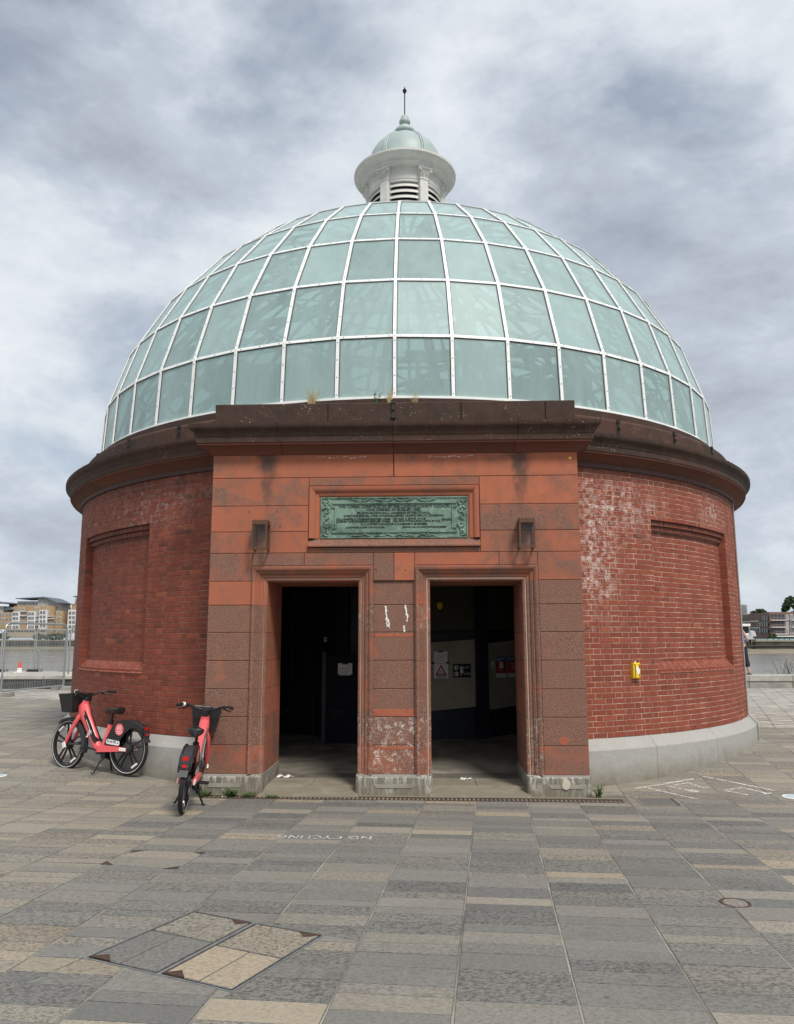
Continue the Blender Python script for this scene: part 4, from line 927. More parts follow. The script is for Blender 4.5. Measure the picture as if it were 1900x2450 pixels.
for i in range(6):
    a_ = radians(60 * i + 30); mb = MB(); [mb.tube([cyl(a_ + d / max(r, 0.2), r + 0.004, z) for r, z in DPR], [0.024] * 5 + [0.022, 0.02, 0.018, 0.016, 0.014], 8) for d in (-0.026, 0.026)]; mb.build('cap_rib', M['cup_green'], CUP, smooth=True)
mb = MB(); mb.lathe([(0.0, 13.02), (0.24, 13.04), (0.245, 13.06), (0.22, 13.075), (0.19, 13.09), (0.235, 13.115), (0.245, 13.15), (0.235, 13.19), (0.19, 13.25), (0.13, 13.30), (0.085, 13.335), (0.085, 13.35), (0.11, 13.37), (0.128, 13.41), (0.125, 13.45), (0.10, 13.475), (0.098, 13.50), (0.085, 13.55), (0.055, 13.585), (0.0, 13.60)], 32); mb.build('finial', M['cup_green'], CUP, smooth='all')
mb = MB(); mb.tube([(0, 0, 13.58), (0, 0, 14.18)], 0.013, 8); SPK = mb.build('spike', M['iron'], CUP)
mb = MB()
for i in range(4):
    a_ = radians(45 * i); d = Vector((cos(a_), sin(a_), 0)); hd = [(0, 14.34), (0.015, 14.28), (0.055, 14.22), (0.03, 14.20), (0.035, 14.175), (0, 14.15)]
    for s in (1, -1): mb.prism([(x * s, z) for x, z in hd], -0.004, 0.004, Matrix.Rotation(a_, 4, 'Z'))
mb.build('spear_head', M['iron'], CUP)

# ------------------------------------------------------------------ plaque
PLQ = empty('bronze_plaque', (0, 0, 0)); PLQ.matrix_world = Matrix.Rotation(-0.01921, 4, 'Z') @ Matrix.Translation((0, -DP + 0.055, 3.348)); tag(PLQ, 'green bronze plaque with raised lettering and scrolled border over the doors', 'plaque')
mb = MB(); mb.box(-0.925, 0.925, -0.012, 0.02, -0.262, 0.26); mb.build('plate', M['bronze'], PLQ)
mb = MB()
for x0, x1, z0, z1 in ((-0.79, 0.79, 0.178, 0.192), (-0.79, 0.79, -0.192, -0.178), (-0.745, -0.73, -0.135, 0.135), (0.73, 0.745, -0.135, 0.135), (-0.79, -0.745, 0.128, 0.14), (0.745, 0.79, 0.128, 0.14), (-0.79, -0.745, -0.14, -0.128), (0.745, 0.79, -0.14, -0.128), (-0.79, -0.777, 0.128, 0.192), (0.777, 0.79, 0.128, 0.192), (-0.79, -0.777, -0.192, -0.128), (0.777, 0.79, -0.192, -0.128)):
    mb.box(x0, x1, -0.030, -0.010, z0, z1)
mb.build('inner_border', M['bronze'], PLQ)
mb = MB(); mb.box(-0.925, 0.925, -0.026, -0.010, 0.248, 0.262); mb.box(-0.925, 0.925, -0.026, -0.010, -0.262, -0.25); mb.box(-0.925, -0.912, -0.026, -0.01, -0.25, 0.248); mb.box(0.912, 0.925, -0.026, -0.01, -0.25, 0.248); mb.build('outer_border', M['bronze'], PLQ)
def spiral(cx, cz, r, t0, turns, s): return [Vector((cx + s * r * (1 - q_ / 20) * cos(t0 + q_ * turns * 2 * pi / 20), -0.024, cz + r * (1 - q_ / 20) * sin(t0 + q_ * turns * 2 * pi / 20))) for q_ in range(18)]
for s in (-1, 1):
    for cz, r, t0 in ((0.19, 0.042, 2.0), (0.09, 0.05, 0.4), (-0.085, 0.05, 2.6), (-0.19, 0.042, 4.4)):
        mb = MB(); mb.tube(spiral(s * 0.85, cz, r, t0, 1.3, s), [0.013] * 6 + [0.010] * 12, 6); mb.build('scroll', M['bronze'], PLQ, smooth=True)
    mb = MB(); mb.tube([(s * 0.90, -0.022, 0.22), (s * 0.83, -0.024, 0.14), (s * 0.88, -0.024, 0.04), (s * 0.82, -0.024, 0.0), (s * 0.88, -0.024, -0.04), (s * 0.83, -0.024, -0.14), (s * 0.90, -0.022, -0.22)], 0.010, 6)
    mb.lathe([(0.0, -0.008), (0.018, -0.004), (0.0, 0.012)], 8, M=Matrix.Translation((s * 0.85, -0.024, 0.0)) @ Matrix.Rotation(-pi / 2, 4, 'X')); mb.build('scroll_stem', M['bronze'], PLQ, smooth=True)
for zc, fl in ((0.22, 1), (-0.22, -1)):
    for xc in (-0.42, -0.13, 0.13, 0.42):
        mb = MB(); s = 1 if xc > 0 else -1; mb.tube([(xc - s * 0.12, -0.020, zc + fl * 0.02), (xc - s * 0.05, -0.024, zc - fl * 0.012)] + spiral(xc, zc, 0.022, 3.4, 1.2, s)[:14], 0.008, 6); mb.tube([(xc, -0.022, zc - 0.018), (xc + s * 0.06, -0.024, zc + fl * 0.006), (xc + s * 0.12, -0.02, zc + fl * 0.016)], [0.009, 0.008, 0.004], 6); mb.build('scroll', M['bronze'], PLQ, smooth=True)
def pl(body, x, z, size, width, align='CENTER'):
    o = text('lettering', body, size, Matrix.Identity(4), M['bronze_dark'], PLQ, 0.003, align, 1.0, 1.0, 0.0011)
    w = max(v.co.x for v in o.data.vertices) - min(v.co.x for v in o.data.vertices)
    o.data.transform(Matrix.Translation((x, -0.013, z)) @ RX @ Matrix.Diagonal((width / w, 1, 1, 1)))
pl('THIS TUNNEL CONSTRUCTED BY THE LONDON COUNTY COUNCIL', 0.0, 0.140, 0.050, 1.40)
pl('WAS OPENED IN AUGUST 1902.', 0.0, 0.098, 0.046, 0.68)
pl('SIR JOHN MACDOUGALL, CHAIRMAN OF THE COUNCIL,', 0.0, 0.058, 0.036, 0.93)
pl('LORD MONKSWELL, VICE CHAIRMAN,-HENRY CLARKE DEPUTY CHAIRMAN,', 0.0, 0.022, 0.036, 1.26)
pl('COL.F.SHEFFIELD CHAIRMAN BRIDGES COMM.', -0.385, -0.020, 0.034, 0.69); pl('J.E.SEARS VICE CHAIRMAN BRIDGES COMM.', -0.385, -0.050, 0.034, 0.69)
pl('SIR ALEX. R. BINNIE, M\u00b7I\u00b7C\u00b7E.', 0.20, -0.016, 0.034, 0.40); pl('MAURICE FITZMAURICE, C\u00b7M\u00b7G, M\u00b7I\u00b7C\u00b7E.', 0.29, -0.047, 0.034, 0.58); pl('}ENGRS', 0.66, -0.032, 0.040, 0.13); pl('|', -0.01, -0.034, 0.07, 0.006)
pl('W.C.COPPERTHWAITE M\u00b7I\u00b7C\u00b7E RESIDENT ENGINEER', 0.0, -0.085, 0.034, 0.84)
pl('J.COCHRANE & SONS CONTRACTORS', -0.36, -0.124, 0.029, 0.49); pl('J.BROWN A\u00b7M\u00b7I\u00b7C\u00b7E, CONTRACTORS ENGINEER', 0.38, -0.124, 0.029, 0.56)

# ------------------------------------------------------------------ wall lanterns either side of the plaque, yellow box, down pipe
def wall_lamp(x, label):
    e = empty('wall_lantern'); e.matrix_world = Matrix.Rotation(-0.01921, 4, 'Z') @ Matrix.Translation((x, -DP, 2.93)); tag(e, label, 'lamp', 'brown box lanterns on the portal')
    mb = MB(); mb.cbox(-0.095, 0.095, -0.19, -0.002, 0.305, 0.365, 0.004); mb.build('lamp_cap', M['brown_metal'], e)
    mb = MB(); mb.box(-0.09, 0.09, -0.012, -0.003, 0.265, 0.305); mb.build('back_plate', M['brown_metal'], e)
    for xx in (-0.086, 0.086):
        mb = MB(); mb.box(xx - 0.013, xx + 0.009, -0.188, -0.164, 0.0, 0.305); mb.build('frame_post', M['brown_metal'], e)
        mb = MB(); mb.box(xx - 0.008, xx + 0.008, -0.17, -0.013, 0.0, 0.016); mb.build('frame_rail', M['brown_metal'], e)
        mb = MB(); mb.box(xx - 0.002, xx + 0.002, -0.17, -0.013, 0.016, 0.305); mb.build('glass_pane', M['lampglass'], e, fix=False)
    mb = MB(); mb.box(-0.0945, 0.0945, -0.1875, -0.164, -0.002, 0.022); mb.build('frame_rail', M['brown_metal'], e)
    for xx in (-0.084, 0.084): mb = MB(); mb.box(xx - 0.010, xx + 0.010, -0.026, -0.002, 0.0, 0.29); mb.build('frame_post', M['brown_metal'], e)
    mb = MB(); mb.box(-0.078, 0.078, -0.18, -0.176, 0.016, 0.305); mb.build('glass_pane', M['lampglass'], e, fix=False)
wall_lamp(-1.648, 'brown metal box lantern fixed left of the green plaque'); wall_lamp(1.635, 'brown metal box lantern fixed right of the green plaque')
YB = empty('yellow_box'); ya = radians(29.0); YB.matrix_world = Matrix.Rotation(ya, 4, 'Z') @ Matrix.Translation((0, -RB - 0.003, 1.42)); tag(YB, 'yellow plastic box with black stripes screwed to the brick wall', 'box')
mb = MB(); mb.cbox(-0.062, 0.062, -0.055, 0.0, -0.10, 0.10, 0.012); mb.build('casing', M['yellow'], YB)
for x0, x1, z0, z1 in ((-0.042, -0.030, -0.08, 0.08), (0.030, 0.042, 0.03, 0.08), (0.030, 0.042, -0.08, -0.03)):
    mb = MB(); mb.box(x0, x1, -0.0575, -0.05, z0, z1); mb.build('black_stripe', M['dark_print'], YB)
mb = MB(); mb.prism([(-0.022, 0.05), (0.014, 0.055), (0.018, 0.03), (0.036, 0.02), (0.034, -0.03), (0.02, -0.05), (-0.004, -0.045), (-0.006, -0.01), (-0.024, 0.0)], -0.058, -0.05); mb.build('torn_sticker', M['white'], YB)
mb = MB(); mb.tube([(-0.012, -0.03, 0.095), (-0.012, -0.03, 0.125)], 0.012, 8); mb.build('cable_gland', simple('cream_plastic', (0.7, 0.66, 0.5), 0.5), YB)
for x, z in ((-0.05, 0.085), (0.05, 0.085), (-0.05, -0.085), (0.05, -0.085)):
    mb = MB(); mb.prism(circ(x, z, 0.006, 8), -0.0565, -0.05); mb.build('screw', M['dark_print'], YB)
mb = MB(); pa_ = radians(62.3); mb.tube([cyl(pa_, 6.268, 4.10), cyl(pa_, 6.268, 0.62), cyl(pa_, 6.40, 0.48), cyl(pa_, 6.405, 0.2)], 0.013, 8); o = mb.build('down_pipe', simple('grey_pipe', (0.30, 0.27, 0.26), 0.5), smooth=True); tag(o, 'thin grey pipe running down the right side of the brick drum', 'pipe')

# ------------------------------------------------------------------ grass tufts behind the parapet and weeds at the drain
def tuft(name, x, y, z, n, h, spread, col, seed, label, cat='grass tuft', leafy=False):
    r = random.Random(seed); mb = MB()
    for i in range(n):
        a_ = r.uniform(0, 2 * pi); hh = h * r.uniform(0.5, 1.0); s = spread * r.uniform(0.2, 1); bx, by = x + r.uniform(-.3, .3) * spread, y + r.uniform(-.3, .3) * spread
        pts = [Vector((bx + cos(a_) * s * t * t, by + sin(a_) * s * t * t, z + hh * (t - 0.25 * t * t * s / max(spread, 0.01)))) for t in (0, 0.35, 0.7, 1.0)]
        mb.tube(pts, [0.0035, 0.003, 0.002, 0.0007], 3, False)
        if leafy:
            for t in range(5):
                c = pts[0].lerp(pts[-1], r.uniform(0.3, 1)); d = Vector((r.uniform(-1, 1), r.uniform(-1, 1), r.uniform(-.2, .8))).normalized() * 0.028; w = d.cross(Vector((0, 0, 1))).normalized() * 0.008; mb.face(c, c + d * 0.5 + w, c + d, c + d * 0.5 - w)
    o = mb.build(name, col, fix=False); tag(o, label, cat); return o
straw = simple('dry_grass', (0.42, 0.34, 0.16), 0.8); greenl = simple('weed_green', (0.07, 0.12, 0.035), 0.7)
tuft('grass_tuft', -1.22, -5.97, 4.84, 70, 0.40, 0.14, straw, 1, 'tall dry yellow grass tuft behind the parapet'); tuft('grass_tuft', -0.18, -6.08, 4.84, 45, 0.33, 0.10, straw, 2, 'dry yellow grass tuft beside a green weed behind the parapet'); tuft('grass_tuft', 0.15, -6.08, 4.84, 30, 0.28, 0.09, straw, 3, 'small sparse dry grass tuft right of the iron clamp'); tuft('weed', -0.36, -6.08, 4.84, 12, 0.34, 0.10, greenl, 4, 'green leafy weed growing behind the parapet', 'weed', True); tuft('grass_tuft', -1.93, -5.85, 4.84, 18, 0.22, 0.1, straw, 9, 'thin dry grass wisps by the parapet end')
for i, (x, y, n, h) in enumerate(((-2.36, -6.42, 40, 0.07), (-2.05, -6.44, 60, 0.11), (-1.82, -6.46, 30, 0.07), (2.26, -6.50, 30, 0.20), (-1.55, -6.5, 16, 0.05))):
    tuft('weed', x, y, 0.0, n, h, 0.09, greenl, 30 + i, ('low green weeds beside the bicycle wheel at the pier', 'bushy green weed at the foot of the left pier', 'low weeds at the left doorstep corner', 'green weed in the corner between right pier and plinth', 'tiny weeds in the drain by the left doorstep')[i], 'weed', True)

# ------------------------------------------------------------------ drain, covers, studs, sprayed marks on the paving
DR = empty('drain_channel'); DR.matrix_world = Matrix.Translation((0.05, -6.565, 0.006)) @ Matrix.Rotation(math.atan2(-0.235, 5.0), 4, 'Z'); tag(DR, 'rusty slotted drain channel along the foot of the portal', 'drain')
mb = MB(); mb.box(-2.45, 2.45, -0.075, 0.075, -0.06, -0.035); mb.build('channel_bed', M['void'], DR)
for y in (-0.078, 0.078):
    mb = MB(); mb.box(-2.45, 2.45, y - 0.010, y + 0.010, -0.06, 0.008); mb.build('edge_rail', M['rust'], DR)
mb = MB(); mb.box(-2.45, 2.5, 0.088, 0.15, -0.06, 0.012); mb.build('concrete_edge', M['sill'], DR)
for i in range(98):
    x = -2.42 + i * 0.05; mb = MB(); mb.box(x - 0.014, x + 0.014, -0.066, 0.066, -0.02, 0.006); mb.build('grate_bar', M['rust'], DR)
def gpt(x, y, dz): return (x, y, gz(y) + dz)
def access_cover(name, quad, label, tones, cat='access cover', split=2):
    c = Vector((sum(p[0] for p in quad) / 4, sum(p[1] for p in quad) / 4)); e = empty(name, (0, 0, 0)); tag(e, label, cat)
    def lp(u, v):
        a = Vector(quad[0]).lerp(Vector(quad[1]), v); b = Vector(quad[3]).lerp(Vector(quad[2]), v); return a.lerp(b, u)
    mb = MB(); P = [lp(0, 0), lp(1, 0), lp(1, 1), lp(0, 1)]; mb.face(*[gpt(p.x, p.y, -0.0008) for p in P]); mb.build('recess', M['void'], e, fix=False)
    mb = MB(); t = 0.010
    for (u0, u1, v0, v1) in ((0, 1, 0, t), (0, 1, 1 - t, 1), (0, t * 1.8, t, 1 - t), (1 - t * 1.8, 1, t, 1 - t)):
        q_ = [lp(u0, v0), lp(u1, v0), lp(u1, v1), lp(u0, v1)]; mb.hexa([gpt(p.x, p.y, -0.02) for p in q_] + [gpt(p.x, p.y, 0.0046) for p in q_])
    mb.build('frame', M['galv'], e)
    for (u0, u1, v0, v1, tn, rf) in tones:
        q_ = [lp(u0, v0), lp(u1, v0), lp(u1, v1), lp(u0, v1)]; mb = MB(); slab_geo(mb, [(p.x, p.y) for p in q_], (tn, 0.6, rf, 1), 0.0045); mb.build('inset_slab', M['pave'], e, fix=False)
    for (u, v) in ((0.18, 0.03), (0.82, 0.97)):
        dv = 0.075 if v < 0.5 else -0.075; q_ = [lp(u - 0.15, v), lp(u + 0.15, v), lp(u, v + dv)]; mb = MB(); A = [gpt(p.x, p.y, 0.0075) for p in q_]; B = [gpt(p.x, p.y, -0.01) for p in q_]; mb.rows([A, B], close_v=True, caps=True); mb.build('lifting_corner', M['rust'], e)
m0, m1, m2, m3, m4, m5 = (-1.68, -11.49), (-1.31, -10.67), (-0.87, -10.90), (-1.21, -11.71), (-0.42, -11.11), (-0.78, -11.92)
access_cover('access_cover', [m0, m1, m2, m3], 'access cover inlaid with grey paving beside the tan inlaid cover', [(0.05, 0.46, 0.03, 0.55, 0.15, 0.5), (0.47, 0.95, 0.03, 0.55, 0.2, 0.5), (0.05, 0.95, 0.56, 0.97, 0.55, 1.0)])
access_cover('access_cover', [m3, m2, m4, m5], 'access cover inlaid with pale tan paving slabs', [(0.05, 0.52, 0.03, 0.52, 0.90, 0.3), (0.53, 0.95, 0.03, 0.52, 0.86, 0.3), (0.05, 0.95, 0.53, 0.97, 0.68, 1.0)])
b1, b2, b3, b4 = (-2.27, -9.06), (-1.64, -9.11), (-1.72, -9.66), (-2.37, -9.52)
def overlay_corner(pts, parent): 
    mb = MB(); A = [gpt(x, y, 0.0045) for x, y in pts]; B = [gpt(x, y, -0.01) for x, y in pts]; mb.rows([A, B], close_v=True, caps=True); mb.build('lifting_corner', M['rust'], parent)
e = empty('paved_cover'); tag(e, 'flush paved access cover with four dark metal corners', 'access cover')
for tn, (t0, t1) in ((0.62, (0.0, 0.5)), (0.45, (0.5, 1.0))):
    l = lambda a, b, t: (a[0] + (b[0] - a[0]) * t, a[1] + (b[1] - a[1]) * t)
    mb = MB(); slab_geo(mb, [l(b1, b4, t0 + 0.01), l(b2, b3, t0 + 0.01), l(b2, b3, t1 - 0.01), l(b1, b4, t1 - 0.01)], (tn, 0.6, 0.3, 1), 0.0035); mb.build('inset_slab', M['pave'], e, fix=False)
for c in ((b1, (0.11, -0.005), (0.0, -0.10)), (b2, (-0.11, -0.01), (-0.015, -0.09)), (b3, (-0.11, 0.01), (0.0, 0.09)), (b4, (0.11, -0.02), (0.012, 0.10))):
    p, d0, d1 = c; overlay_corner([(p[0], p[1]), (p[0] + d0[0], p[1] + d0[1]), (p[0] + d1[0], p[1] + d1[1])], e)
e = empty('inspection_cover'); tag(e, 'small grey rectangular cover in a pale frame beside the drain', 'access cover')
q_ = [(2.67, -6.47), (3.10, -6.49), (3.08, -6.94), (2.64, -6.92)]; c_ = (2.87, -6.70)
mb = MB(); mb.face(*[gpt(x, y, 0.0035) for x, y in q_]); mb.build('frame', M['sill'], e, fix=False)
mb = MB(); slab_geo(mb, [(c_[0] + (x - c_[0]) * 0.84, c_[1] + (y - c_[1]) * 0.84) for x, y in q_], (0.05, 0.3, 0.1, 1), 0.007); mb.build('lid', M['pave'], e, fix=False)
mb = MB(); mb.face(gpt(3.045, -6.53, 0.0055), gpt(3.085, -6.53, 0.0055), gpt(3.06, -6.92, 0.0055), gpt(3.015, -6.92, 0.0055)); mb.build('gap', M['void'], e, fix=False)
e = empty('round_cover'); tag(e, 'small round metal utility cover set in grey paving', 'access cover')
mb = MB(); mb.lathe([(0.0, 0.0), (0.075, 0.0), (0.078, -0.006)], 24, M=Matrix.Translation((2.21, -10.47, gz(-10.47) + 0.006))); mb.col = (0.55, 0.4, 0.8, 1); mb.c = [mb.col] * len(mb.f); mb.build('lid', M['pave'], e, fix=False)
mb = MB(); mb.lathe([(0.082, -0.006), (0.082, 0.0015), (0.098, 0.0015), (0.10, -0.006)], 24, M=Matrix.Translation((2.21, -10.47, gz(-10.47) + 0.004))); mb.build('rim', M['rust'], e, fix=False)
for x, y, lab in ((-5.40, -5.39, 'round white floor stud in the paving beside the parked bicycles'), (4.55, -6.41, 'round white and blue floor stud beyond the sprayed lines')):
    e = empty('floor_stud'); tag(e, lab, 'floor marker'); MT = Matrix.Translation((x, y, gz(y) + 0.004))
    mb = MB(); mb.lathe([(0.0, 0.003), (0.13, 0.002), (0.135, -0.004)], 28, M=MT); mb.build('disc', M['white'], e, fix=False); mb = MB(); mb.lathe([(0.0, 0.006), (0.10, 0.005)], 24, M=MT); mb.build('centre', simple('pale_blue_print', (0.42, 0.55, 0.62), 0.5), e, fix=False)
def gtext(body, x, y, ang, size, width):
    o = text('sprayed_lettering', body, size, Matrix.Identity(4), M['spray'], None, 0.0, 'CENTER', 1.0, 1.05, 0.002)
    w = max(v.co.x for v in o.data.vertices) - min(v.co.x for v in o.data.vertices); o.data.transform(Matrix.Diagonal((width / w, 1, 1, 1)))
    sl = math.atan(0.031); o.matrix_world = Matrix.Translation((x, y, gz(y) + 0.0045)) @ Matrix.Rotation(-sl, 4, 'X') @ Matrix.Rotation(ang, 4, 'Z'); return o
o = gtext('NO CYCLING', -0.71, -8.54, pi - 0.05, 0.17, 0.86); tag(o, 'worn white sprayed lettering upside down on the paving', 'ground marking')
def spray_line(pts, w, label):
    mb = MB(); r = random.Random(len(label) * 7 + int(pts[0][0] * 100)); L, Rr = [], []
    full = []
    for a, b in zip(pts, pts[1:]):
        n = max(2, int(math.hypot(b[0] - a[0], b[1] - a[1]) / 0.05)); full += [(a[0] + (b[0] - a[0]) * i / n, a[1] + (b[1] - a[1]) * i / n) for i in range(n)]
    full.append(pts[-1])
    for i, p in enumerate(full):
        q_ = full[min(i + 1, len(full) - 1)]; o_ = full[max(i - 1, 0)]; t = Vector((q_[0] - o_[0], q_[1] - o_[1])).normalized(); n = Vector((-t.y, t.x)) * w * r.uniform(0.35, 0.65); L.append((p[0] + n.x, p[1] + n.y)); Rr.append((p[0] - n.x, p[1] - n.y))
    mb.rows([[gpt(x, y, 0.0045) for x, y in L], [gpt(x, y, 0.0045) for x, y in Rr]]); o = mb.build('sprayed_line', M['spray'], fix=False); tag(o, label, 'ground marking')
spray_line([(2.82, -6.00), (3.70, -5.53)], 0.045, 'long white sprayed line along the granite plinth'); spray_line([(2.96, -5.95), (3.38, -6.55)], 0.04, 'white sprayed line running from plinth towards the small cover'); spray_line([(3.26, -5.88), (3.44, -6.1), (3.52, -6.06), (3.46, -6.14)], 0.04, 'short white sprayed stroke with a hooked end'); spray_line([(3.36, -5.82), (3.56, -5.72), (3.66, -5.98), (3.72, -5.95)], 0.035, 'white sprayed bent stroke beside the hooked stroke'); spray_line([(3.87, -5.40), (4.15, -5.70), (4.46, -6.10)], 0.045, 'long white sprayed diagonal beyond the bent strokes'); spray_line([(4.05, -6.33), (3.86, -6.09), (4.14, -5.96), (4.32, -6.25)], 0.04, 'white sprayed zigzag with two blotted ends')
for i, (x, y, lab) in enumerate(((3.48, -6.15, 'white paint blot ending the hooked sprayed stroke'), (4.30, -6.25, 'white paint blot ending the sprayed zigzag'))):
    mb = MB(); mb.face(*[gpt(x + 0.06 * cos(t) * (1 + 0.3 * sin(3 * t + i)), y + 0.05 * sin(t), 0.005) for t in [2 * pi * k / 14 for k in range(14)]]); o = mb.build('paint_blot', M['spray'], fix=False); tag(o, lab, 'ground marking')

# ------------------------------------------------------------------ hire bicycles
WR = 0.335
def arc(cx, cz, r, a0, a1, n): return [(cx + r * cos(a0 + (a1 - a0) * i / n), cz + r * sin(a0 + (a1 - a0) * i / n)) for i in range(n + 1)]
def make_bike(loc, heading, lean, steer, label, offs=0.0):
    root = empty('hire_bicycle'); root.matrix_world = Matrix.Translation(loc) @ Matrix.Rotation(heading, 4, 'Z') @ Matrix.Rotation(lean, 4, 'X')
    tag(root, label, 'bicycle', 'coral hire bicycles by the rotunda')
    I4 = Matrix.Identity(4); WB = 1.12
    hx, hz = 0.86, 0.80; ax = Vector((-0.30, 0, 0.95)).normalized()             # steering axis through the head
    ST = Matrix.Translation((hx, 0, hz)) @ Matrix.Rotation(steer, 4, ax) @ Matrix.Translation((-hx, 0, -hz))
    def part(mb, name, mat, par=root, smooth=True): return mb.build(name, M[mat], par, smooth=smooth)
    def wheel(cx, T):
        c = Matrix(T) @ Matrix.Translation((cx, 0, WR)) @ Matrix.Rotation(pi / 2, 4, 'X')
        mb = MB(); mb.lathe([(WR - 0.040, -0.018), (WR - 0.02, -0.025), (WR - 0.006, -0.018), (WR, -0.006), (WR, 0.006), (WR - 0.006, 0.018), (WR - 0.02, 0.025), (WR - 0.040, 0.018)], 48, M=c); w = part(mb, 'tyre', 'rubber')
        mb = MB(); mb.lathe([(WR - 0.036, -0.020), (WR - 0.041, -0.024), (WR - 0.066, -0.020), (WR - 0.072, 0.0), (WR - 0.066, 0.020), (WR - 0.041, 0.024), (WR - 0.036, 0.020)], 48, M=c); part(mb, 'rim', 'black', w)
        mb = MB(); 
        for s in (-1, 1): mb.lathe([(WR - 0.034, s * 0.0232), (WR - 0.031, s * 0.0248), (WR - 0.028, s * 0.0245)], 48, M=c)
        mb.build('reflective_line', M['white'], w, fix=False)
        for k in range(5):                                                       # five pairs of cast spokes
            for d in (-1, 1):
                a_ = 2 * pi * k / 5 + 0.3; t = Vector((-sin(a_), cos(a_), 0)); q0 = Vector((cos(a_), sin(a_), 0)) * 0.045 + t * d * 0.020; q1 = Vector((cos(a_), sin(a_), 0)) * (WR - 0.06) + t * d * 0.042
                mb = MB(); n = Vector((0, 0, 1)); s = (q1 - q0).normalized().cross(n) * 0.008
                mb.hexa([c @ v for v in (q0 - s - n * 0.012, q0 + s - n * 0.012, q1 + s - n * 0.012, q1 - s - n * 0.012, q0 - s + n * 0.012, q0 + s + n * 0.012, q1 + s + n * 0.012, q1 - s + n * 0.012)]); part(mb, 'spoke', 'black', w, False)
        mb = MB(); mb.lathe([(0.0, -0.06), (0.02, -0.06), (0.022, -0.045), (0.06, -0.035), (0.062, 0.035), (0.022, 0.045), (0.02, 0.06), (0.0, 0.06)], 24, M=c); part(mb, 'hub', 'charcoal', w)
        for a_ in (0.9, 4.1):
            mb = MB(); mb.box(-0.012, 0.012, -0.05, 0.05, -0.029, 0.029, c @ Matrix.Rotation(a_, 4, 'Z') @ Matrix.Translation((WR - 0.085, 0, 0))); part(mb, 'reflector', 'white', w, False)
    wheel(0.0, I4); wheel(WB, ST)
    # frame: wide down tube, battery, seat stub, chain stays
    mb = MB(); rows = []
    for x, z, h, w in ((0.895, 0.885, 0.085, 0.050), (0.875, 0.80, 0.095, 0.058), (0.81, 0.69, 0.080, 0.050), (0.70, 0.53, 0.070, 0.045), (0.60, 0.385, 0.068, 0.045), (0.545, 0.315, 0.060, 0.045), (0.47, 0.285, 0.045, 0.045)):
        t = Vector((0.55, 0, 0.83)) if z > 0.4 else Vector((0.8, 0, 0.6)); n = Vector((-t.z, 0, t.x)).normalized(); c = Vector((x, 0, z)); rows.append([c + n * h * cos(2 * pi * j / 12) * (1.0) + Vector((0, w * sin(2 * pi * j / 12) * (1.15 if abs(sin(2 * pi * j / 12)) < 0.9 else 1), 0)) for j in range(12)])
    mb.rows(rows, close_v=True, caps=True); fr = part(mb, 'frame', 'coral')
    mb = MB(); mb.prism([(0.805, 0.80), (0.845, 0.775), (0.62, 0.42), (0.565, 0.375), (0.535, 0.41), (0.59, 0.47)], -0.052, 0.052); part(mb, 'battery', 'black', fr, False)
    mb = MB(); mb.box(-0.11, 0.11, -0.054, 0.054, -0.004, 0.004, Matrix.Translation((0.70, 0, 0.585)) @ Matrix.Rotation(-1.0, 4, 'Y')); part(mb, 'battery_label', 'white', fr, False)
    for s in (-1, 1):
        mb = MB(); mb.prism([(0.52, 0.335), (0.50, 0.27), (0.10, 0.30), (-0.02, 0.305), (-0.03, 0.345), (0.10, 0.358), (0.40, 0.365)], s * 0.075 - 0.014, s * 0.075 + 0.014); part(mb, 'chain_stay', 'coral', fr, False)
        mb = MB(); mb.cbox(-0.075, 0.035, -0.006, 0.008, -0.020, 0.022, 0.004, Matrix.Translation((0.0, s * 0.092, 0.330)) @ Matrix.Rotation(0 if s < 0 else pi, 4, 'Z')); part(mb, 'axle_cover', 'white', fr, False)
    mb = MB(); mb.tube([(0.43, 0, 0.30), (0.405, 0, 0.42), (0.375, 0, 0.56), (0.352, 0, 0.66)], [0.055, 0.045, 0.034, 0.032], 12); part(mb, 'seat_tube', 'coral', fr)
    mb = MB(); mb.tube([(0.354, 0, 0.65), (0.325, 0, 0.79)], 0.0165, 10); part(mb, 'seat_post', 'black')
    mb = MB(); mb.tube([(0.356, 0, 0.635), (0.348, 0, 0.685)], 0.036, 12); part(mb, 'seat_clamp', 'black')
    mb = MB(); rows = []
    for x, w, h in ((0.465, 0.012, 0.0), (0.45, 0.022, 0.006), (0.38, 0.032, 0.010), (0.31, 0.052, 0.014), (0.25, 0.085, 0.022), (0.205, 0.092, 0.026), (0.175, 0.070, 0.022), (0.165, 0.03, 0.016)):
        rows.append([(x, w * cos(2 * pi * j / 14), 0.815 + h + (0.022 if sin(2 * pi * j / 14) > 0 else 0.05 + h) * sin(2 * pi * j / 14)) for j in range(14)])
    mb.rows(rows, close_v=True, caps=True); part(mb, 'saddle', 'black')
    # fork, front mudguard, head
    mb = MB()
    for s in (-1, 1): mb.tube([ST @ Vector(p) for p in ((0.905, s * 0.030, 0.735), (0.935, s * 0.055, 0.66), (1.02, s * 0.062, 0.52), (WB, s * 0.062, WR))], [0.030, 0.030, 0.026, 0.020], 10)
    part(mb, 'fork', 'coral')
    for s in (-1, 1): mb = MB(); mb.cbox(-0.028, 0.028, -0.006, 0.01, -0.05, 0.03, 0.004, ST @ Matrix.Translation((WB, s * 0.083, WR + 0.0)) @ Matrix.Rotation(0.4, 4, 'Y') @ Matrix.Rotation(0 if s < 0 else pi, 4, 'Z')); part(mb, 'fork_tip', 'white', smooth=False)
    mb = MB(); rows = []
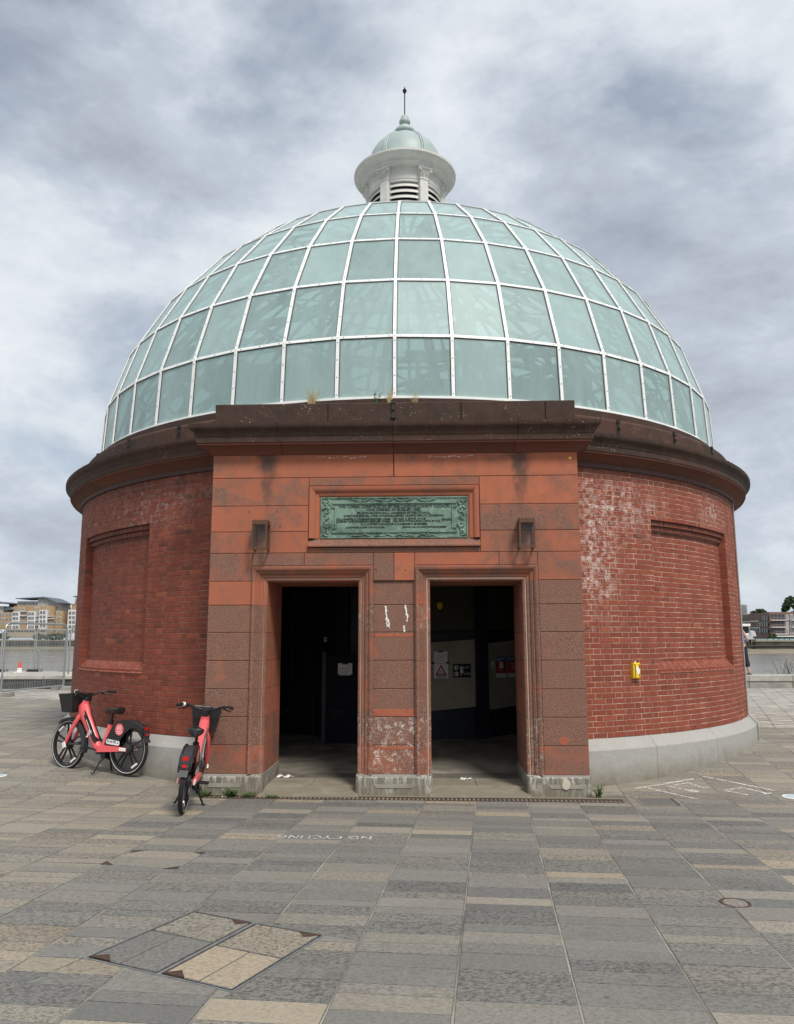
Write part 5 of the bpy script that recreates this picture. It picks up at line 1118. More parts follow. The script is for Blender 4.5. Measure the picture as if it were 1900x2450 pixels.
    for (x, z), w in zip(arc(WB, WR, WR + 0.026, radians(52), radians(196), 16), [0.036] * 17): rows.append([ST @ Vector((x + (WB - x) * q2, y, z + (WR - z) * q2)) for y, q2 in ((-w, 0.10), (-w, 0.015), (0, 0.0), (w, 0.015), (w, 0.10), (w - 0.004, 0.10), (0, 0.012), (-w + 0.004, 0.10))])
    mb.rows(rows, close_v=True, caps=True); mg = part(mb, 'front_mudguard', 'charcoal')
    for s in (-1, 1):
        mb = MB(); ring = arc(WB, WR, WR + 0.02, radians(112), radians(196), 8); hub = [(WB - 0.06, WR + 0.02), (WB - 0.02, WR + 0.16)]
        mb.prism(ring + [(x + (WB - x) * 0.16, z + (WR - z) * 0.16) for x, z in ring[::-1]], s * 0.036 - 0.003, s * 0.036 + 0.003, ST); part(mb, 'mudguard_side', 'charcoal', mg, False)
        mb = MB(); mb.tube([ST @ Vector((WB, s * 0.042, WR)), ST @ Vector((WB - 0.27, s * 0.038, WR + 0.02))], 0.016, 6); part(mb, 'mudguard_stay', 'charcoal', mg)
    mb = MB(); mb.tube([(0.905, 0, 0.72), (0.872, 0, 0.84), (0.848, 0, 0.93)], [0.050, 0.052, 0.046], 14); part(mb, 'head_tube', 'coral')
    mb = MB(); mb.tube([ST @ Vector(p) for p in ((0.850, 0, 0.92), (0.828, 0, 0.97), (0.822, 0, 1.0))], [0.044, 0.040, 0.034], 14); part(mb, 'stem', 'black')
    mb = MB(); mb.box(0.79, 0.86, -0.045, 0.045, 0.99, 1.025, ST); part(mb, 'display', 'black', smooth=False)
    mb = MB(); mb.tube([ST @ Vector(p) for p in ((0.66, 0.305, 1.05), (0.74, 0.27, 1.055), (0.80, 0.195, 1.045), (0.835, 0.09, 1.005), (0.84, 0, 0.995), (0.835, -0.09, 1.005), (0.80, -0.195, 1.045), (0.74, -0.27, 1.055), (0.66, -0.305, 1.05))], 0.0135, 10); hb = part(mb, 'handlebar', 'black')
    for s in (-1, 1):
        mb = MB(); mb.tube([ST @ Vector((0.745, s * 0.268, 1.055)), ST @ Vector((0.64, s * 0.314, 1.048))], 0.0195, 12); part(mb, 'grip', 'rubber', hb)
        mb = MB(); mb.tube([ST @ Vector((0.80, s * 0.20, 1.03)), ST @ Vector((0.79, s * 0.24, 1.012)), ST @ Vector((0.70, s * 0.298, 1.005))], [0.012, 0.009, 0.006], 8); part(mb, 'brake_lever', 'black', hb)
    mb = MB(); mb.tube([ST @ Vector((0.768, 0.242, 1.052)), ST @ Vector((0.752, 0.262, 1.055))], 0.025, 14); part(mb, 'bell_ring', 'white', hb)
    # basket: open box of slats
    B = ST @ Matrix.Translation((0.93, 0, 0.765)); fx0, fx1, tx0, tx1 = 0.02, 0.235, 0.0, 0.285; bw, tw = 0.125, 0.165; hh = 0.235; t = 0.006
    quads = [[(fx0, -bw, 0), (fx1, -bw, 0), (fx1, bw, 0), (fx0, bw, 0)], [(fx1, -bw, 0), (fx1, bw, 0), (tx1, tw, hh), (tx1, -tw, hh)], [(fx0, bw, 0), (fx0, -bw, 0), (tx0, -tw, hh + 0.02), (tx0, tw, hh + 0.02)], [(fx0, -bw, 0), (fx1, -bw, 0), (tx1, -tw, hh), (tx0, -tw, hh + 0.02)], [(fx1, bw, 0), (fx0, bw, 0), (tx0, tw, hh + 0.02), (tx1, tw, hh)]]
    mb = MB(); 
    for q_ in quads:
        c = sum((Vector(v) for v in q_), Vector()) / 4; n = (Vector(q_[1]) - Vector(q_[0])).cross(Vector(q_[2]) - Vector(q_[0])).normalized() * t; mb.hexa([B @ Vector(v) for v in q_] + [B @ (Vector(v) + n) for v in q_])
    bk = part(mb, 'basket', 'black', smooth=False)
    mb = MB(); rim = [(tx0, -tw, hh + 0.02), (tx1, -tw, hh), (tx1, tw, hh), (tx0, tw, hh + 0.02), (tx0, -tw, hh + 0.02)]; mb.tube([B @ Vector(v) for v in rim], 0.011, 6); part(mb, 'basket_rim', 'black', bk)
    for k in range(5):
        for j in range(2):
            z = 0.05 + 0.03 * k; f = z / hh; y0 = -bw - (tw - bw) * f; mb = MB(); xs = -0.02 + fx0 + 0.05 + j * 0.10; mb.box(xs, xs + 0.075, -0.002, 0.004, z, z + 0.012, B @ Matrix.Translation((0.02, y0, 0))); part(mb, 'basket_slot', 'charcoal', bk, False)
            y1 = -0.09 + j * 0.10; mb = MB(); xr = fx0 + (tx0 - fx0) * f; mb.box(xr - 0.004, xr + 0.002, y1, y1 + 0.08, z, z + 0.012, B); part(mb, 'basket_slot', 'charcoal', bk, False)
    mb = MB(); mb.tube([ST @ Vector((0.86, 0, 0.95)), ST @ Vector((0.95, 0, 0.95))], 0.03, 10); mb.tube([ST @ Vector((0.88, 0, 0.83)), ST @ Vector((0.96, 0, 0.81))], 0.024, 10); part(mb, 'basket_mount', 'black')
    # rear mudguard and skirt panels
    mb = MB(); rows = []
    for (x, z) in arc(0, WR, WR + 0.030, radians(148), radians(18), 16): rows.append([Vector((x * (1 - q2), y, z + (WR - z) * q2)) for y, q2 in ((-0.045, 0.10), (-0.045, 0.02), (0, 0.0), (0.045, 0.02), (0.045, 0.10), (0.04, 0.10), (0, 0.012), (-0.04, 0.10))])
    mb.rows(rows, close_v=True, caps=True); rm = part(mb, 'rear_mudguard', 'charcoal')
    skirt = [(0.375, 0.375), (0.36, 0.43), (0.275, 0.575), (0.18, 0.675), (0.06, 0.705), (-0.08, 0.69), (-0.215, 0.635), (-0.27, 0.60), (-0.29, 0.53), (-0.285, 0.48), (-0.24, 0.56), (-0.17, 0.605), (-0.07, 0.60), (0.02, 0.54), (0.09, 0.455), (0.13, 0.385), (0.16, 0.355)]
    for s in (-1, 1):
        mb = MB(); mb.prism(skirt, s * 0.058 - 0.010, s * 0.058 + 0.010); sk = part(mb, 'wheel_skirt', 'black', rm, False)
        T = Matrix.Translation((0, s * 0.0690, 0)) @ (Matrix.Rotation(pi, 4, 'Z') if s > 0 else Matrix.Identity(4)) @ RX; X = -1 if s > 0 else 1
        def dec(poly, mat, nm, l): mb = MB(); mb.face(*[T @ Vector((X * x, z, 0.0006 * l)) for x, z in poly]); return mb.build(nm, M[mat], sk, fix=False)
        dec([(0.335 + 0.0 * i, z) for i, z in ()] or [(0.33, 0.388), (0.345, 0.41), (0.335, 0.44), (0.315, 0.45), (0.11, 0.43), (0.095, 0.415), (0.10, 0.385), (0.12, 0.372)], 'white', 'white_decal', 1)
        dec(circ(0.12, 0.58, 0.076, 24), 'coral', 'round_decal', 1)
        def dtx(body, x, z, size, mat, w, rot=0):
            o = text('decal_lettering', body, size, Matrix.Identity(4), M[mat], sk, 0.0, 'CENTER', 1, 1, 0.0008); ww = max(v.co.x for v in o.data.vertices) - min(v.co.x for v in o.data.vertices); o.data.transform(T @ Matrix.Translation((X * x, z, 0.0015)) @ Matrix.Rotation(rot, 4, 'Z') @ Matrix.Diagonal((w / ww, 1, 1, 1)))
        dtx('\u00a30', 0.12, 0.60, 0.075, 'white', 0.075); dtx('unlock fee', 0.12, 0.555, 0.026, 'white', 0.10); dtx('with pass', 0.12, 0.532, 0.024, 'white', 0.085)
        dtx('First ride FREE', 0.245, 0.418, 0.046, 'dark_print', 0.165, 0.07 * X); dec(rect(0.115, 0.145, 0.395, 0.412), 'grey_print', 'small_print', 2)
    # hub of the frame's lettering on the down tube
    for s in (-1, 1):
        T = Matrix.Translation((0.695, s * 0.0535, 0.50)) @ (Matrix.Rotation(pi, 4, 'Z') if s > 0 else Matrix.Identity(4)) @ RX @ Matrix.Rotation((1 if s > 0 else -1) * 0.98 + (pi if s < 0 else 0) * 0, 4, 'Z')
        o = text('frame_lettering', 'voi.', 0.085, T, M['white'], fr, 0.001, 'CENTER', 1, 1.05, 0.0015)
    mb = MB(); mb.box(-0.300, -0.285, -0.030, 0.030, 0.585, 0.625); part(mb, 'tail_light', 'red_lens', smooth=False)
    mb = MB(); mb.cbox(-0.318, -0.298, -0.022, 0.022, 0.515, 0.545, 0.004); part(mb, 'tail_reflector', 'red_lens', smooth=False)
    mb = MB(); mb.prism([(-0.285, 0.65), (-0.30, 0.56), (-0.30, 0.49), (-0.345, 0.43), (-0.33, 0.43), (-0.27, 0.50), (-0.26, 0.62)], -0.045, 0.045); part(mb, 'mudguard_tail', 'charcoal', rm, False)
    # crank, pedals, stand
    mb = MB(); mb.tube([(0.48, -0.07, 0.295), (0.48, 0.07, 0.295)], 0.055, 18); part(mb, 'motor_housing', 'black')
    for s, a_ in ((1, 0.15), (-1, 0.15 + pi)):
        e_ = Vector((0.48 + 0.16 * cos(a_), s * 0.085, 0.295 + 0.16 * sin(a_))); mb = MB(); mb.tube([(0.48, s * 0.08, 0.295), e_], [0.016, 0.012], 8); cr_ = part(mb, 'crank', 'black')
        mb = MB(); 
        for yy in (0.02, 0.105): mb.box(e_.x - 0.045, e_.x + 0.045, e_.y + s * yy - 0.006, e_.y + s * yy + 0.006, e_.z - 0.012, e_.z + 0.012)
        for xx in (-0.042, 0.0, 0.042): mb.box(e_.x + xx - 0.006, e_.x + xx + 0.006, min(e_.y + s * 0.02, e_.y + s * 0.105), max(e_.y + s * 0.02, e_.y + s * 0.105), e_.z - 0.010, e_.z + 0.010)
        part(mb, 'pedal', 'rubber', cr_, False)
    mb = MB(); mb.box(0.36, 0.44, -0.05, 0.05, 0.19, 0.27); mb.tube([(0.40, 0.0, 0.21), (0.40, 0.09, 0.16), (0.43, 0.155, 0.012), (0.46, 0.17, 0.010)], [0.016, 0.012, 0.011, 0.011], 8); part(mb, 'kickstand', 'black')
    mb = MB(); mb.tube([(0.40, 0.0, 0.21), (0.40, -0.09, 0.16), (0.43, -0.155, 0.012), (0.46, -0.17, 0.010)], [0.016, 0.012, 0.011, 0.011], 8); part(mb, 'kickstand', 'black')
    mb = MB(); mb.tube([(0.85, 0.02, 0.98), (0.93, 0.05, 0.99), (0.96, 0.045, 0.86), (0.93, 0.03, 0.74)], 0.006, 6); mb.tube([(0.86, -0.03, 1.02), (0.95, -0.07, 1.03), (0.93, -0.05, 0.88)], 0.005, 6); part(mb, 'cable', 'rubber')
    return root
r1, f1 = Vector((-3.657, -5.429)), Vector((-4.67, -4.947))
make_bike((r1.x, r1.y, 0.080), math.atan2(f1.y - r1.y, f1.x - r1.x), radians(2), radians(-3), 'coral hire bicycle seen from its side in front of the brick wall')
r2, f2 = Vector((-2.335, -7.42)), Vector((-2.465, -6.36))
make_bike((r2.x, r2.y, 0.024), math.atan2(f2.y - r2.y, f2.x - r2.x), radians(5.5), radians(3), 'coral hire bicycle seen from behind, parked at the left pier')

# ------------------------------------------------------------------ river edge: low wall, rail, person, left deck and fences
WY = 8.8
def rw_x(px): return at_y(px, 1640, WY).x
RW = empty('river_wall'); tag(RW, 'low grey stone river wall beyond the cream paving', 'wall')
wallm = painted_wall('wall_stone', (0.20, 0.195, 0.175), (0.33, 0.32, 0.29), 2.5)
x = 5.0; k = 0
while x < 19:
    L = 0.95 + 0.2 * (k % 3); mb = MB(); mb.cbox(x + 0.005, x + L - 0.005, WY, WY + 0.75, 0.0, 0.50, 0.015); mb.build('wall_block', wallm, RW)
    mb = MB(); mb.cbox(x + 0.003, x + L - 0.003, WY - 0.03, WY + 0.80, 0.505, 0.70, 0.02); mb.build('coping_stone', painted_wall('coping%d' % k, (0.30, 0.295, 0.27), (0.42, 0.41, 0.38), 3), RW); x += L; k += 1
RR = empty('river_rail'); tag(RR, 'dark metal handrail along the top of the river wall', 'railing')
mb = MB(); mb.tube([(8.0, WY + 0.72, 1.575), (19.5, WY + 0.72, 1.575)], 0.045, 10); mb.build('top_rail', M['iron'], RR, smooth=True)
for x in (8.6, 13.85, 16.2, 18.6):
    mb = MB(); mb.tube([(x, WY + 0.72, 0.70), (x, WY + 0.72, 1.56)], 0.03, 8); mb.build('post', M['iron'], RR, smooth=True)
LW = empty('flood_wall'); tag(LW, 'low concrete flood wall with pale coping behind the leaning fence', 'wall')
x = -18.0; k = 0
while x < -8.6:
    L = 1.3; mb = MB(); mb.cbox(x, x + L - 0.02, WY - 0.03, WY + 0.6, 0.60, 0.72, 0.015); mb.build('coping_stone', painted_wall('pale_coping%d' % k, (0.40, 0.38, 0.33), (0.55, 0.53, 0.47), 2), LW)
    for j in range(16): mb = MB(); xx = x + j * L / 16; mb.box(xx, xx + L / 16 - 0.018, WY + 0.02 + (j % 2) * 0.01, WY + 0.3, 0.26, 0.60); mb.build('rib', painted_wall('dark_ribs', (0.05, 0.055, 0.055), (0.10, 0.105, 0.10), 2) if (k, j) == (0, 0) else bpy.data.materials['dark_ribs'], LW)
    x += L; k += 1
mb = MB(); mb.box(-8.9, -8.2, WY - 0.1, WY + 0.7, 0.2, 0.72); mb.build('end_block', wallm, LW)
mb = MB(); mb.rows([[(x, y, 0.30) for x in (-40, -7.2)] for y in (9.5, 23.0)]); mb.rows([[(x, 23.0, z) for x in (-40, -7.2)] for z in (0.30, -0.4)])
o = mb.build('pier_deck', painted_wall('deck_concrete', (0.36, 0.34, 0.29), (0.50, 0.48, 0.43), 0.8), fix=False); o['kind'] = 'structure'
def fence_panel(p0, p1, h, z0, label, near=True):
    e = empty('mesh_fence_panel', (0, 0, 0)); tag(e, label, 'fence panel', 'wire mesh site fence panels')
    p0, p1 = Vector((*p0, z0)), Vector((*p1, z0)); d = (p1 - p0); L = d.length; d.normalize(); u = Vector((0, 0, 1)); r = 0.028; c = 0.18
    P = lambda a, b: p0 + d * a + u * b
    path = [P(0, 0.0), P(0, h - c)] + [P(c - c * cos(t), h - c + c * sin(t)) for t in (0.4, 0.8, 1.2)] + [P(c, h), P(L - c, h)] + [P(L - c + c * sin(t), h - c + c * cos(t)) for t in (0.4, 0.8, 1.2)] + [P(L, h - c), P(L, 0)]
    mb = MB(); mb.tube(path, r, 8); mb.build('tube_frame', M['galv'], e, smooth=True)
    mb = MB(); mb.tube([P(0, 0.14), P(L, 0.14)], r * 0.9, 6); mb.build('bottom_rail', M['galv'], e, smooth=True)
    mb = MB(); s = 0.0028 if near else 0.0030; n = int(L / 0.07)
    nrm = d.cross(u)
    def wire(a, b):
        t = (b - a).normalized(); w = t.cross(nrm).normalized() * s; v = nrm * s; mb.hexa([a - w - v, a + w - v, b + w - v, b - w - v, a - w + v, a + w + v, b + w + v, b - w + v])
    for i in range(1, n): wire(P(L * i / n, 0.14), P(L * i / n, h))
    for j in range(1, 10): wire(P(0, 0.14 + (h - 0.14) * j / 10), P(L, 0.14 + (h - 0.14) * j / 10))
    mb.build('wire_mesh', M['galv'], e, kind='stuff', fix=False)
    for q_ in (P(0.0, 0), P(L, 0)):
        mb = MB(); mb.cbox(q_.x - 0.33, q_.x + 0.33, q_.y - 0.12, q_.y + 0.12, z0 - 0.02, z0 + 0.12, 0.02); mb.build('foot_block', wallm, e)
    return e
def gx(cx, cy, Y, s=6.827, ox=0, oy=1380): p = at_y(ox + cx / s, oy + cy / s, Y); return p
A = gx(1040, 1700, 8.25); Bp = gx(20, 1800, 5.6)
fence_panel((Bp.x, 5.6), (A.x, 8.25), 2.0, 0.30, 'wire mesh fence panel set at a slant in front of the flood wall')
A2 = gx(1105, 1700, 10.6); fence_panel((A2.x, 10.6), (A2.x + 3.3, 11.2), 1.95, 0.30, 'wire mesh fence panel running behind the brick drum')
for i, (ca, cb, lab) in enumerate(((-420, 0, 'far wire mesh panel continuing past the cone'), (10, 545, 'far wire mesh panel standing behind the traffic cone'), (570, 1075, 'far wire mesh panel beside the cranked rail post'))):
    a, b = gx(ca, 1500, 22.0), gx(cb, 1500, 22.0); fence_panel((a.x, 22.0), (b.x, 22.0), 2.0, 0.30, lab, False)
for cx, lab in ((55, 'cranked grey rail post at the outer end of the deck'), (625, 'cranked grey rail post beside the far mesh panels')):
    p = gx(cx, 1460, 22.6); e = empty('rail_post', (p.x, 22.6, 0.30)); tag(e, lab, 'post'); mb = MB(); mb.tube([(0, 0, 0), (0, 0, 0.95), (-0.12, 0, 1.15)], 0.05, 8); mb.build('post', M['galv'], e, smooth=True); mb = MB(); mb.box(-0.12, 0.12, -0.08, 0.08, 0, 0.03); mb.build('foot_plate', M['galv'], e)
p = gx(320, 1505, 21.0); CN = empty('traffic_cone', (p.x, 21.0, 0.30)); tag(CN, 'red and white traffic cone on the river deck', 'cone')
mb = MB(); mb.lathe([(0.16, 0.02), (0.125, 0.02), (0.09, 0.22)], 16); mb.build('white_sleeve', M['white'], CN, smooth=True); mb = MB(); mb.lathe([(0.09, 0.22), (0.045, 0.50), (0.04, 0.52), (0.0, 0.52)], 16); mb.build('red_body', simple('cone_red', (0.70, 0.04, 0.03), 0.5), CN, smooth=True); mb = MB(); mb.box(-0.19, 0.19, -0.19, 0.19, 0, 0.025); mb.build('base', M['white'], CN)

# person leaning on the rail, back to the square
PE = empty('person'); pp = at_y(1777, 1628, WY + 0.30); PE.location = (pp.x, WY + 0.30, 0.70); tag(PE, 'person in blue top and dark trousers leaning on the river rail', 'person')
def skin_mesh(name, verts, edges, radii, mat, parent, root=0, lev=2):
    me = bpy.data.meshes.new(name); me.from_pydata(verts, edges, []); me.update(); o = bpy.data.objects.new(name, me); COL.objects.link(o); o.parent = parent
    sk = o.modifiers.new('skin', 'SKIN'); sk.use_smooth_shade = True
    if not me.skin_vertices: me.skin_vertices.new(name='')
    for v, r in zip(me.skin_vertices[0].data, radii): v.radius = (r, r) if not isinstance(r, tuple) else r
    me.skin_vertices[0].data[root].use_root = True; sb = o.modifiers.new('sub', 'SUBSURF'); sb.levels = lev; sb.render_levels = lev; me.materials.append(mat); return o
skinm = simple('skin', (0.50, 0.30, 0.22), 0.55); blue = simple('blue_cloth', (0.015, 0.14, 0.42), 0.8); navy = simple('navy_cloth', (0.012, 0.014, 0.028), 0.85)
bv = [(0, 0, 0.92), (0, 0.03, 1.10), (0, 0.08, 1.28), (0, 0.11, 1.36), (0, 0.14, 1.44), (0, 0.17, 1.54),
      (0.15, 0.09, 1.33), (0.26, 0.02, 1.09), (0.22, 0.26, 0.97), (0.16, 0.36, 0.95), (-0.15, 0.09, 1.33), (-0.26, 0.02, 1.09), (-0.22, 0.26, 0.97), (-0.16, 0.36, 0.95),
      (0.09, 0, 0.86), (0.13, -0.02, 0.48), (0.20, -0.06, 0.10), (0.215, -0.03, 0.04), (0.23, 0.10, 0.03), (-0.09, 0, 0.86), (-0.09, 0.03, 0.48), (-0.08, -0.02, 0.10), (-0.08, 0.0, 0.04), (-0.08, 0.13, 0.03)]
be = [(0, 1), (1, 2), (2, 3), (3, 4), (4, 5), (3, 6), (6, 7), (7, 8), (8, 9), (3, 10), (10, 11), (11, 12), (12, 13), (0, 14), (14, 15), (15, 16), (16, 17), (17, 18), (0, 19), (19, 20), (20, 21), (21, 22), (22, 23)]
br_ = [0.14, 0.12, 0.14, 0.11, 0.05, 0.09, 0.06, 0.048, 0.038, 0.03, 0.06, 0.048, 0.038, 0.03, 0.10, 0.062, 0.042, 0.04, 0.03, 0.10, 0.062, 0.042, 0.04, 0.03]
skin_mesh('body', bv, be, br_, skinm, PE)
skin_mesh('blue_top', [(0, 0.0, 0.90), (0, 0.02, 1.05), (0, 0.07, 1.26), (0, 0.10, 1.34), (0.14, 0.09, 1.34), (-0.14, 0.09, 1.34)], [(0, 1), (1, 2), (2, 3), (3, 4), (3, 5)], [0.175, 0.155, 0.165, 0.12, 0.07, 0.07], blue, PE)
skin_mesh('trousers', [(0, 0, 1.0), (0.09, 0, 0.84), (0.135, -0.02, 0.48), (0.185, -0.05, 0.22), (-0.09, 0, 0.84), (-0.09, 0.03, 0.48), (-0.085, 0.0, 0.22)], [(0, 1), (1, 2), (2, 3), (0, 4), (4, 5), (5, 6)], [0.165, 0.125, 0.092, 0.085, 0.125, 0.092, 0.085], navy, PE)
mb = MB(); mb.lathe([(0, -0.12), (0.07, -0.09), (0.10, 0.0), (0.095, 0.07), (0.05, 0.12), (0, 0.13)], 20, M=Matrix.Translation((0, 0.155, 1.555))); mb.build('hair', simple('brown_hair', (0.06, 0.035, 0.02), 0.7), PE, smooth='all')
for sx_, yy in ((0.225, 0.045), (-0.08, 0.075)): mb = MB(); mb.cbox(sx_ - 0.045, sx_ + 0.045, yy - 0.13, yy + 0.13, 0.0, 0.03, 0.008); mb.build('sandal', simple('sandal_leather', (0.10, 0.05, 0.03), 0.7), PE)
# bare shrub by the river wall
sp = at_y(1720 + 1230 / 7.278, 1400 + 1640 / 7.278, WY + 1.0); e = empty('bare_shrub', (sp.x, WY + 1.05, 0.25)); tag(e, 'leafless twiggy shrub behind the river wall', 'shrub'); r = random.Random(5); mb = MB()
for i in range(26):
    a_ = r.uniform(0, 2 * pi); q0 = Vector((r.uniform(-.3, .3), r.uniform(-.05, .05), 0.0)); q1 = q0 + Vector((cos(a_) * 0.35, sin(a_) * 0.12, r.uniform(0.5, 0.95))); mb.tube([q0, q0.lerp(q1, 0.5) + Vector((0, 0, .05)), q1], [0.008, 0.006, 0.002], 4, False)
    for j in range(3): s0 = q0.lerp(q1, r.uniform(0.3, 0.9)); mb.tube([s0, s0 + Vector((r.uniform(-.15, .15), r.uniform(-.05, .05), r.uniform(0.05, .22)))], [0.004, 0.001], 3, False)
mb.build('twigs', simple('twig', (0.09, 0.075, 0.05), 0.9), e, fix=False)

# ------------------------------------------------------------------ far banks
LY, RY = 590.0, 380.0
lx = lambda cx, cy, Y=LY: at_y(cx / 6.827, 1380 + cy / 6.827, Y)
rx = lambda cx, cy, Y=RY: at_y(1720 + cx / 7.278, 1400 + cy / 7.278, Y)
mudm = painted_wall('foreshore_mud', (0.17, 0.145, 0.105), (0.27, 0.23, 0.165), 0.08)
for nm, Y, xa, xb, dep in (('foreshore', LY, -420, -20, 60), ('foreshore', RY, 60, 420, 45)):
    mb = MB(); mb.rows([[(xa + (xb - xa) * i / 20, Y - dep + (6 * noise.noise(Vector((i * 0.7, Y, 0))) if j == 0 else j * dep / 3), RIVER_Z - 0.6 + j * 0.75) for j in range(4)] for i in range(21)]); o = mb.build(nm, mudm, fix=False); o['kind'] = 'structure'
emb = painted_wall('embankment_wall', (0.030, 0.032, 0.024), (0.07, 0.068, 0.048), 0.15)
brownm = painted_wall('tan_brick', (0.30, 0.20, 0.105), (0.40, 0.275, 0.15), 0.2); greym = painted_wall('grey_cladding', (0.36, 0.38, 0.39), (0.48, 0.50, 0.51), 0.1); whitem = painted_wall('white_cladding', (0.55, 0.56, 0.57), (0.70, 0.70, 0.70), 0.2); roofm = simple('slate_roof', (0.10, 0.12, 0.15), 0.6, 0, 0.1, 0.1)
winm = simple('far_window', (0.035, 0.05, 0.06), 0.15, 0, 0.4, 0.2, 0.0); dbrick = painted_wall('brown_brick', (0.135, 0.085, 0.07), (0.20, 0.13, 0.105), 0.15)
def bank(Y, xa, xb, top, n, label):
    e = empty('embankment', (0, 0, 0)); tag(e, label, 'river wall')
    for i in range(n):
        x0, x1 = xa + (xb - xa) * i / n, xa + (xb - xa) * (i + 1) / n; mb = MB(); mb.box(x0, x1 - 0.15, Y, Y + 3, RIVER_Z - 1.5, top); mb.build('wall_panel', emb, e)
    mb = MB(); mb.box(xa, xb, Y - 0.4, Y + 3.2, top + 0.01, top + 0.7); mb.build('wall_cap', painted_wall('bank_cap', (0.2, 0.19, 0.15), (0.3, 0.28, 0.23), 0.2), e); return e
bank(LY, -420, -40, lx(300, 1050).z, 40, 'dark far embankment wall below the tan apartment blocks'); bank(RY, rx(640, 1000).x, 420, rx(900, 985).z, 26, 'mossy far embankment wall below the brown brick flats')
mb = MB(); mb.box(-2500, -40, LY + 3, 2500, -6.6, lx(300, 1035).z); mb.box(-40, 2500, RY + 3, 2500, -6.6, rx(900, 975).z); o = mb.build('far_bank', painted_wall('bank_earth', (0.09, 0.10, 0.06), (0.16, 0.16, 0.10), 0.02)); o['kind'] = 'structure'
def block(e, name, f, x0, y0, x1, y1, Y, dep, mat):       # crop rectangle -> box standing at plane Y
    a, b = f(x0, y0, Y), f(x1, y1, Y); mb = MB(); mb.box(min(a.x, b.x), max(a.x, b.x), Y, Y + dep, min(a.z, b.z), max(a.z, b.z)); return mb.build(name, mat, e)
def windows(e, f, Y, x0, x1, ys, nx, w, h, mat=winm, frame=None, skip=0.0, seed=1):
    r = random.Random(seed)
    for y in ys:
        for i in range(nx):
            if r.random() < skip: continue
            x = x0 + (x1 - x0) * (i + 0.5) / nx; a, b = f(x - w / 2, y - h / 2, Y), f(x + w / 2, y + h / 2, Y); mb = MB(); mb.box(a.x, b.x, Y - 0.25, Y + 0.5, b.z, a.z); wo = mb.build('window', mat, e)
            if frame: mb = MB(); mb.box(a.x - 0.25, b.x + 0.25, Y - 0.16, Y + 0.3, b.z - 0.25, a.z + 0.25); mb.build('frame', frame, wo); mb = MB(); m_ = (a.x + b.x) / 2; mb.box(m_ - 0.12, m_ + 0.12, Y - 0.35, Y, b.z, a.z); mb.build('mullion', frame, wo)
def balcony(e, f, Y, x0, x1, y, rail=22, mat=whitem, rm=None):
    a, b = f(x0, y, Y), f(x1, y + 10, Y); mb = MB(); mb.box(a.x, b.x, Y - 1.8, Y + 0.2, b.z, a.z); o = mb.build('balcony', mat, e); c = f(x0, y - rail, Y); mb = MB()
    mb.box(a.x, b.x, Y - 1.8, Y - 1.72, c.z - 0.06, c.z + 0.06); n = max(3, int((b.x - a.x) / 1.2))
    for i in range(n + 1): xx = a.x + (b.x - a.x) * i / n; mb.box(xx - 0.04, xx + 0.04, Y - 1.8, Y - 1.72, a.z, c.z)
    mb.build('balcony_rail', rm or M['galv'], o, fix=False)
# left: main tan block with grey curved-roof penthouse
E1 = empty('apartment_block', lx(600, 1000)); E1.location = (0, 0, 0); tag(E1, 'tan brick apartment block with grey penthouse and curved dark roof', 'building')
block(E1, 'wall', lx, 230, 478, 862, 945, LY + 12, 30, brownm); block(E1, 'side_wing', lx, 862, 555, 1012, 945, LY + 14, 30, brownm)
block(E1, 'penthouse', lx, 285, 400, 640, 478, LY + 16, 22, greym); block(E1, 'penthouse', lx, 625, 362, 790, 480, LY + 15, 25, greym); block(E1, 'penthouse', lx, 790, 420, 948, 555, LY + 16, 22, greym)
rp = [(262, 350), (640, 332), (720, 326), (790, 345), (870, 385), (930, 420), (985, 420)]; rp2 = [(985, 430), (925, 432), (860, 400), (785, 365), (720, 345), (640, 348), (262, 360)]
mb = MB(); poly = [lx(x, y, LY + 13) for x, y in rp + rp2]; mb.prism([(p.x, p.z) for p in poly], LY + 12, LY + 40); mb.build('roof', roofm, E1)
mb = MB(); poly = [lx(x, y, LY + 15) for x, y in ((625, 350), (720, 345), (785, 362), (860, 398), (930, 432), (948, 432), (948, 480), (625, 480))]; mb.prism([(p.x, p.z) for p in poly], LY + 15.2, LY + 38); mb.build('gable', greym, E1)
for x0, x1, y0 in ((205, 300, 570), (460, 560, 565), (645, 752, 545)):
    block(E1, 'white_bay', lx, x0, y0, x1, 912, LY + 10, 8, whitem); windows(E1, lx, LY + 10, x0, x1, range(y0 + 38, 905, 72), 2, 34, 46, frame=whitem)
windows(E1, lx, LY + 12, 300, 460, (528, 598, 668, 740), 3, 24, 34, frame=whitem, seed=2, skip=0.2); windows(E1, lx, LY + 12, 560, 645, (515, 592, 660, 740), 2, 24, 34, frame=whitem, seed=3); windows(E1, lx, LY + 12, 760, 860, (515, 600, 740, 880), 2, 24, 36, frame=whitem, skip=0.2, seed=4); windows(E1, lx, LY + 14, 868, 1008, (592, 668, 740, 880), 2, 28, 34, frame=whitem, seed=5)
windows(E1, lx, LY + 15, 640, 700, (372, 410, 445), 2, 18, 22, frame=whitem); windows(E1, lx, LY + 15, 720, 930, (445,), 5, 20, 26, frame=whitem); windows(E1, lx, LY + 15, 755, 800, (372,), 2, 14, 20, frame=whitem); windows(E1, lx, LY + 16, 292, 622, (440,), 8, 26, 40, frame=whitem)
for x0, x1, y in ((340, 450, 560), (340, 450, 632), (535, 632, 640), (535, 632, 705), (525, 760, 785), (765, 870, 640), (765, 895, 680), (120, 205, 790)): balcony(E1, lx, LY + 12, x0, x1, y)
